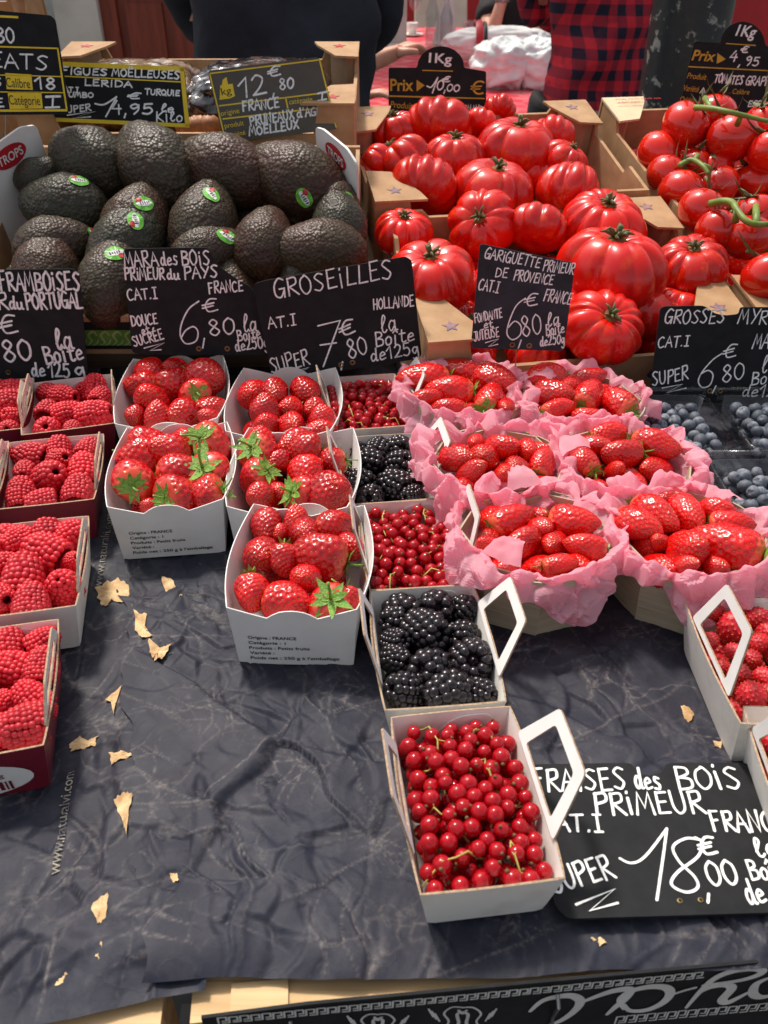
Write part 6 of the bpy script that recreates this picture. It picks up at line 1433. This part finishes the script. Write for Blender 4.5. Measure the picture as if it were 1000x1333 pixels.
# diner whose forearm reaches over the table
tz = -.85
def diner(label, x, y, rotz, arms, **k): return person(label, (x, y, tz), rotz, arms, True, **k)
hx = PY(520, 72, 3.3)
diner('seated person in dark jacket reaching one bare forearm over the red table', hx.x-.45, 3.25, R(90), [((-.24, -.20, .92), (-.13, -.42, .985), .9), ((.26, -.10, .75), (.22, -.30, .80), .5)], top='darkcloth', legs='darkcloth', sleeves=(.3, 1), hem=.48)
wx = PY(668, 40, 5.3)
wm = diner('seated person in black top resting chin on bare forearms with a wristwatch', wx.x+.06, 5.45, R(-8), [((-.16, -.28, .80), (-.10, -.24, 1.03), 1.0), ((.12, -.28, .80), (-.02, -.25, 1.05), 1.0)], top='darkcloth', legs='darkcloth', sleeves=(.3, .3), hem=.48)
mb = MB(); mb.lathe([(.036, -.012), (.040, -.006), (.040, .006), (.036, .012)], 20, 0, Matrix.Translation((-.105, -.245, 1.0))); mb.build('wristwatch', [M['metal']], wm, True)
# red table with its cloth
tb = empty('cafe_table', (.18, 5.0, tz), 'long red cafe table with patterned red cloth behind the tomatoes', 'table')
cm = NT('red_checked_cloth'); ck = cm.n('ShaderNodeTexChecker', i={'Scale': 16.0, 'Color1': srgb(205, 44, 60), 'Color2': srgb(226, 84, 96)}); cm.l(cm.coord(), ck.inputs[0]); cm.set(col=cm.mix(cm.ramp(cm.noise(9).outputs['Fac'], .5, .7), ck.outputs[0], srgb(236, 150, 152)), rough=.35)
mb = MB(); mb.prism(round_poly([(-.65, -1.55), (.62, -1.55), (.62, 1.6), (-.65, 1.6)], .03), .035, 0, Matrix.Translation((0, 0, .75))); mb.build('tabletop', [cm.m], tb)
mb = MB(); mb.box(-.63, .60, -1.53, -1.5, .66, .714); mb.box(-.63, .60, 1.5, 1.53, .66, .714); mb.build('apron', [M['redwall']], tb)
for x in (-.55, .52):
    for y in (-1.42, 1.42): mb = MB(); mb.tube([(x, y, 0), (x, y, .714)], .03, 10); mb.build('leg', [M['redwall']], tb)
TZ = tz+.7515
def on_table(px, py): return P(px, py, TZ)
def vessel(name, px, py, prof, mat, label, cat, k=1.0, n=20):
    p = on_table(px, py); mb = MB(); mb.lathe([(r*k, z*k) for r, z in prof], n); o = mb.build(name, [mat], None, True); o.location = p; tag(o, label, cat); return o
vessel('tumbler', 518, 52, [(0, .003), (.03, .003), (.038, .13), (.035, .13), (.027, .01), (0, .01)], M['glass'], 'tall clear tumbler at the left of the red table', 'glass', 1.1)
vessel('wine_glass', 540, 42, [(0, .002), (.035, .003), (.006, .01), (.005, .09), (.03, .12), (.036, .16), (.030, .20), (.028, .20), (.033, .16), (.026, .122), (0, .10)], M['glass'], 'stemmed wine glass on the red table', 'glass', 1.2)
vessel('coffee_cup', 536, 46, [(0, .004), (.025, .004), (.04, .07), (.036, .07), (.02, .012), (0, .012)], M['white'], 'small white cup on its saucer behind the round-topped sign', 'cup', 1.0)
vessel('saucer', 536, 47, [(0, .001), (.04, .002), (.075, .012), (.074, .015), (.04, .005), (0, .004)], M['white'], 'white saucer under the small cup', 'saucer')
vessel('saucer', 512, 62, [(0, .001), (.04, .002), (.075, .012), (.074, .015), (.04, .005), (0, .004)], M['white'], 'white saucer beside the reaching hand', 'saucer')
vessel('water_bottle', 562, 60, [(0, .002), (.038, .004), (.04, .17), (.016, .23), (.014, .29), (.011, .29), (.036, .16), (.035, .01), (0, .01)], M['glass'], 'clear glass water bottle standing on the red table', 'bottle', 1.0)
vessel('water_bottle', 580, 62, [(0, .002), (.034, .004), (.036, .15), (.014, .20), (.013, .25), (.010, .25), (.032, .15), (.031, .01), (0, .01)], M['glass'], 'second shorter clear bottle in front of the cream chair', 'bottle', 1.0)
vessel('tumbler', 614, 62, [(0, .003), (.04, .003), (.05, .12), (.046, .12), (.036, .01), (0, .01)], M['glass'], 'wide clear tumbler beside the white bags', 'glass', 1.1)
p = on_table(578, 60); mb = MB(); mb.prism(round_poly([(-.07, 0), (.075, 0), (.045, .24), (.02, .26), (-.03, .18)], .01), .02, 0, Matrix.Rotation(R(80), 4, 'X')); o = mb.build('folded_menu', [M['white']]); o.location = p; tag(o, 'white folded menu card standing on the red table', 'menu')
# cream chair
def chair(x, y, rotz, mat, label):
    r_ = empty('cafe_chair', (x, y, tz), label, 'chair', None, rotz)
    mb = MB(); mb.prism(round_poly([(-.21, -.21), (.21, -.21), (.2, .2), (-.2, .2)], .05), .04, 0, Matrix.Translation((0, 0, .47))); mb.build('seat', [mat], r_)
    mb = MB(); mb.prism(round_poly([(-.2, .0), (.2, .0), (.19, .48), (-.19, .48)], .07), .035, 0, Matrix.Translation((0, .19, .475)) @ Matrix.Rotation(R(82), 4, 'X')); mb.build('backrest', [mat], r_)
    for sx in (-.17, .17):
        for sy in (-.17, .17): mb = MB(); mb.tube([(sx*1.1, sy*1.1, 0), (sx, sy, .429)], .016, 8); mb.build('leg', [M['metal']], r_)
chair(gx(594, 30, 6.1), 6.95, R(8), M['creamwall'], 'cream chair with rounded back at the far end of the red table')
chair(gx(530, 20, 7.6), 7.9, R(180), M['redwall'], 'red chair against the red wall far behind')
# white carrier bags on the table's near end
def crumple(name, c, sx, sy, sz, seed, mat, label, cat, k=.16):
    nu, nv = 70, 50; V = np.zeros((nv+1, nu, 3)); sd = Vector((seed*3.1, 1, 0))
    for i in range(nv+1):
        th = math.pi*i/nv
        for j in range(nu):
            a = 2*math.pi*j/nu; p = Vector((math.sin(th)**.7*math.cos(a), math.sin(th)**.7*math.sin(a), -math.cos(th))); f = 1+k*(1-abs(noise.noise(p*1.7+sd))*2-.4)+k*.5*(1-abs(noise.noise(p*4+sd))*2-.5); V[i, j] = (p.x*sx*f, p.y*sy*f, max(-.92, p.z)*sz*f)
    o = obj(name, grid_mesh(name, V, [mat], closed_u=True)); o.location = c; return tag(o, label, cat)
M['bagw'] = simple('thin_white_plastic', srgb(236, 238, 236), srgb(214, 220, 218), 14, .35, .6, 26, .01)
c = P(655, 118, TZ); crumple('carrier_bag', c+Vector((0, .1, .085)), .13, .12, .10, 3, M['bagw'], 'white crumpled plastic carrier bag at the near end of the red table', 'carrier bag')
c = P(692, 118, TZ); crumple('carrier_bag', c+Vector((.03, .1, .085)), .12, .11, .10, 8, M['bagw'], 'white plastic carrier bag pressed against the plaid shirt', 'carrier bag')
c = P(636, 84, TZ); bg_ = crumple('bread_bag', c+Vector((.04, .0, .09)), .27, .09, .075, 5, M['white'], 'long white wrapped parcel with red band lying behind the carrier bags', 'parcel', .1)
mb = MB(); mb.lathe([(.100, -.018), (.106, 0), (.100, .018)], 24, 0, Matrix.Translation((-.10, 0, 0)) @ Matrix.Rotation(R(90), 4, 'Y')); mb.lathe([(.095, -.008), (.100, 0), (.095, .008)], 24, 1, Matrix.Translation((-.07, 0, 0)) @ Matrix.Rotation(R(90), 4, 'Y')); mb.build('band', [M['red_ink'], M['ink']], bg_, True)
# cast iron column
col = NT('chipped_black_iron'); nz = col.noise(22, 6, .7); col.set(col=col.mix(col.ramp(nz.outputs['Fac'], .585, .62), srgb(40, 44, 46), srgb(150, 150, 142)), rough=.35, spec=.6); col.bump(nz.outputs['Fac'], .4, .004)
cc = PY(893, 60, 2.3); mb = MB(); mb.lathe([(.16, -.85), (.16, -.72), (.12, -.66), (.095, -.5), (.088, 1.9), (.13, 2.0)], 40); o = mb.build('iron_column', [col.m], None, True); o.location = (cc.x, 2.3, 0); tag(o, 'thick black cast iron column with chipped paint behind the vine tomatoes', 'column')
# building fronts
def facade(name, x0, x1, y, z1, mat, label, cat='wall', t=.2):
    mb = MB(); mb.box(x0, x1, y, y+t, -.85, z1); o = mb.build(name, [mat]); return tag(o, label, cat)
facade('red_wall', -.6, 1.9, 9.0, 3.2, M['redwall'], 'red painted wall far behind the red table')
facade('cream_wall', 1.903, 6.0, 8.6, 3.2, M['creamwall'], 'cream stone wall far behind the iron column')
rp = empty('red_banner', (2.6, 6.9, -.85), 'bright red panel standing at the far right behind the tilted sign', 'panel')
mb = MB(); mb.prism(round_poly([(-.35, .0), (.9, .0), (.9, 2.4), (-.35, 2.4)], .04), .05, 0, Matrix.Rotation(R(90), 4, 'X')); mb.build('sheet', [M['redwall']], rp)
for x in (-.3, .85): mb = MB(); mb.tube([(x, .06, 0), (x, .06, 2.3)], .02, 8); mb.build('post', [M['metal']], rp)
dr_ = empty('panelled_door', (-.87, 5.6, -.85), 'reddish brown panelled wooden door far behind the dried fruit', 'door')
mb = MB(); mb.box(-.75, .75, .02, .06, 0, 2.2)
mb.build('leaf_board', [M['door']], dr_)
for i in range(3):
    x0 = -.75+.5*i; mb = MB()
    mb.box(x0, x0+.09, -.012, .0195, 0, 2.2); mb.box(x0+.4, x0+.4995, -.012, .0195, 0, 2.2)
    for z0, z1 in ((0, .2), (1.02, 1.16), (2.05, 2.2)): mb.box(x0+.0905, x0+.3995, -.010, .0195, z0, z1)
    mb.build('door_frame', [M['door']], dr_); mb = MB()
    for z0, z1 in ((.26, .96), (1.22, 1.99)): mb.box(x0+.14, x0+.35, -.004, .0195, z0, z1)
    mb.build('raised_panel', [M['door']], dr_)
mb = MB(); mb.box(-1.0, -.752, -.06, .1, 0, 2.4); mb.box(.752, 1.0, -.06, .1, 0, 2.4); mb.box(-1.0, 1.0, -.05, .09, 2.401, 2.6); mb.build('white_frame', [M['creamwall']], dr_)
facade('grey_wall', -6, -.603, 5.75, 3.2, plain('pale_grey_wall', srgb(190, 190, 184), .8), 'pale grey wall around the brown door')
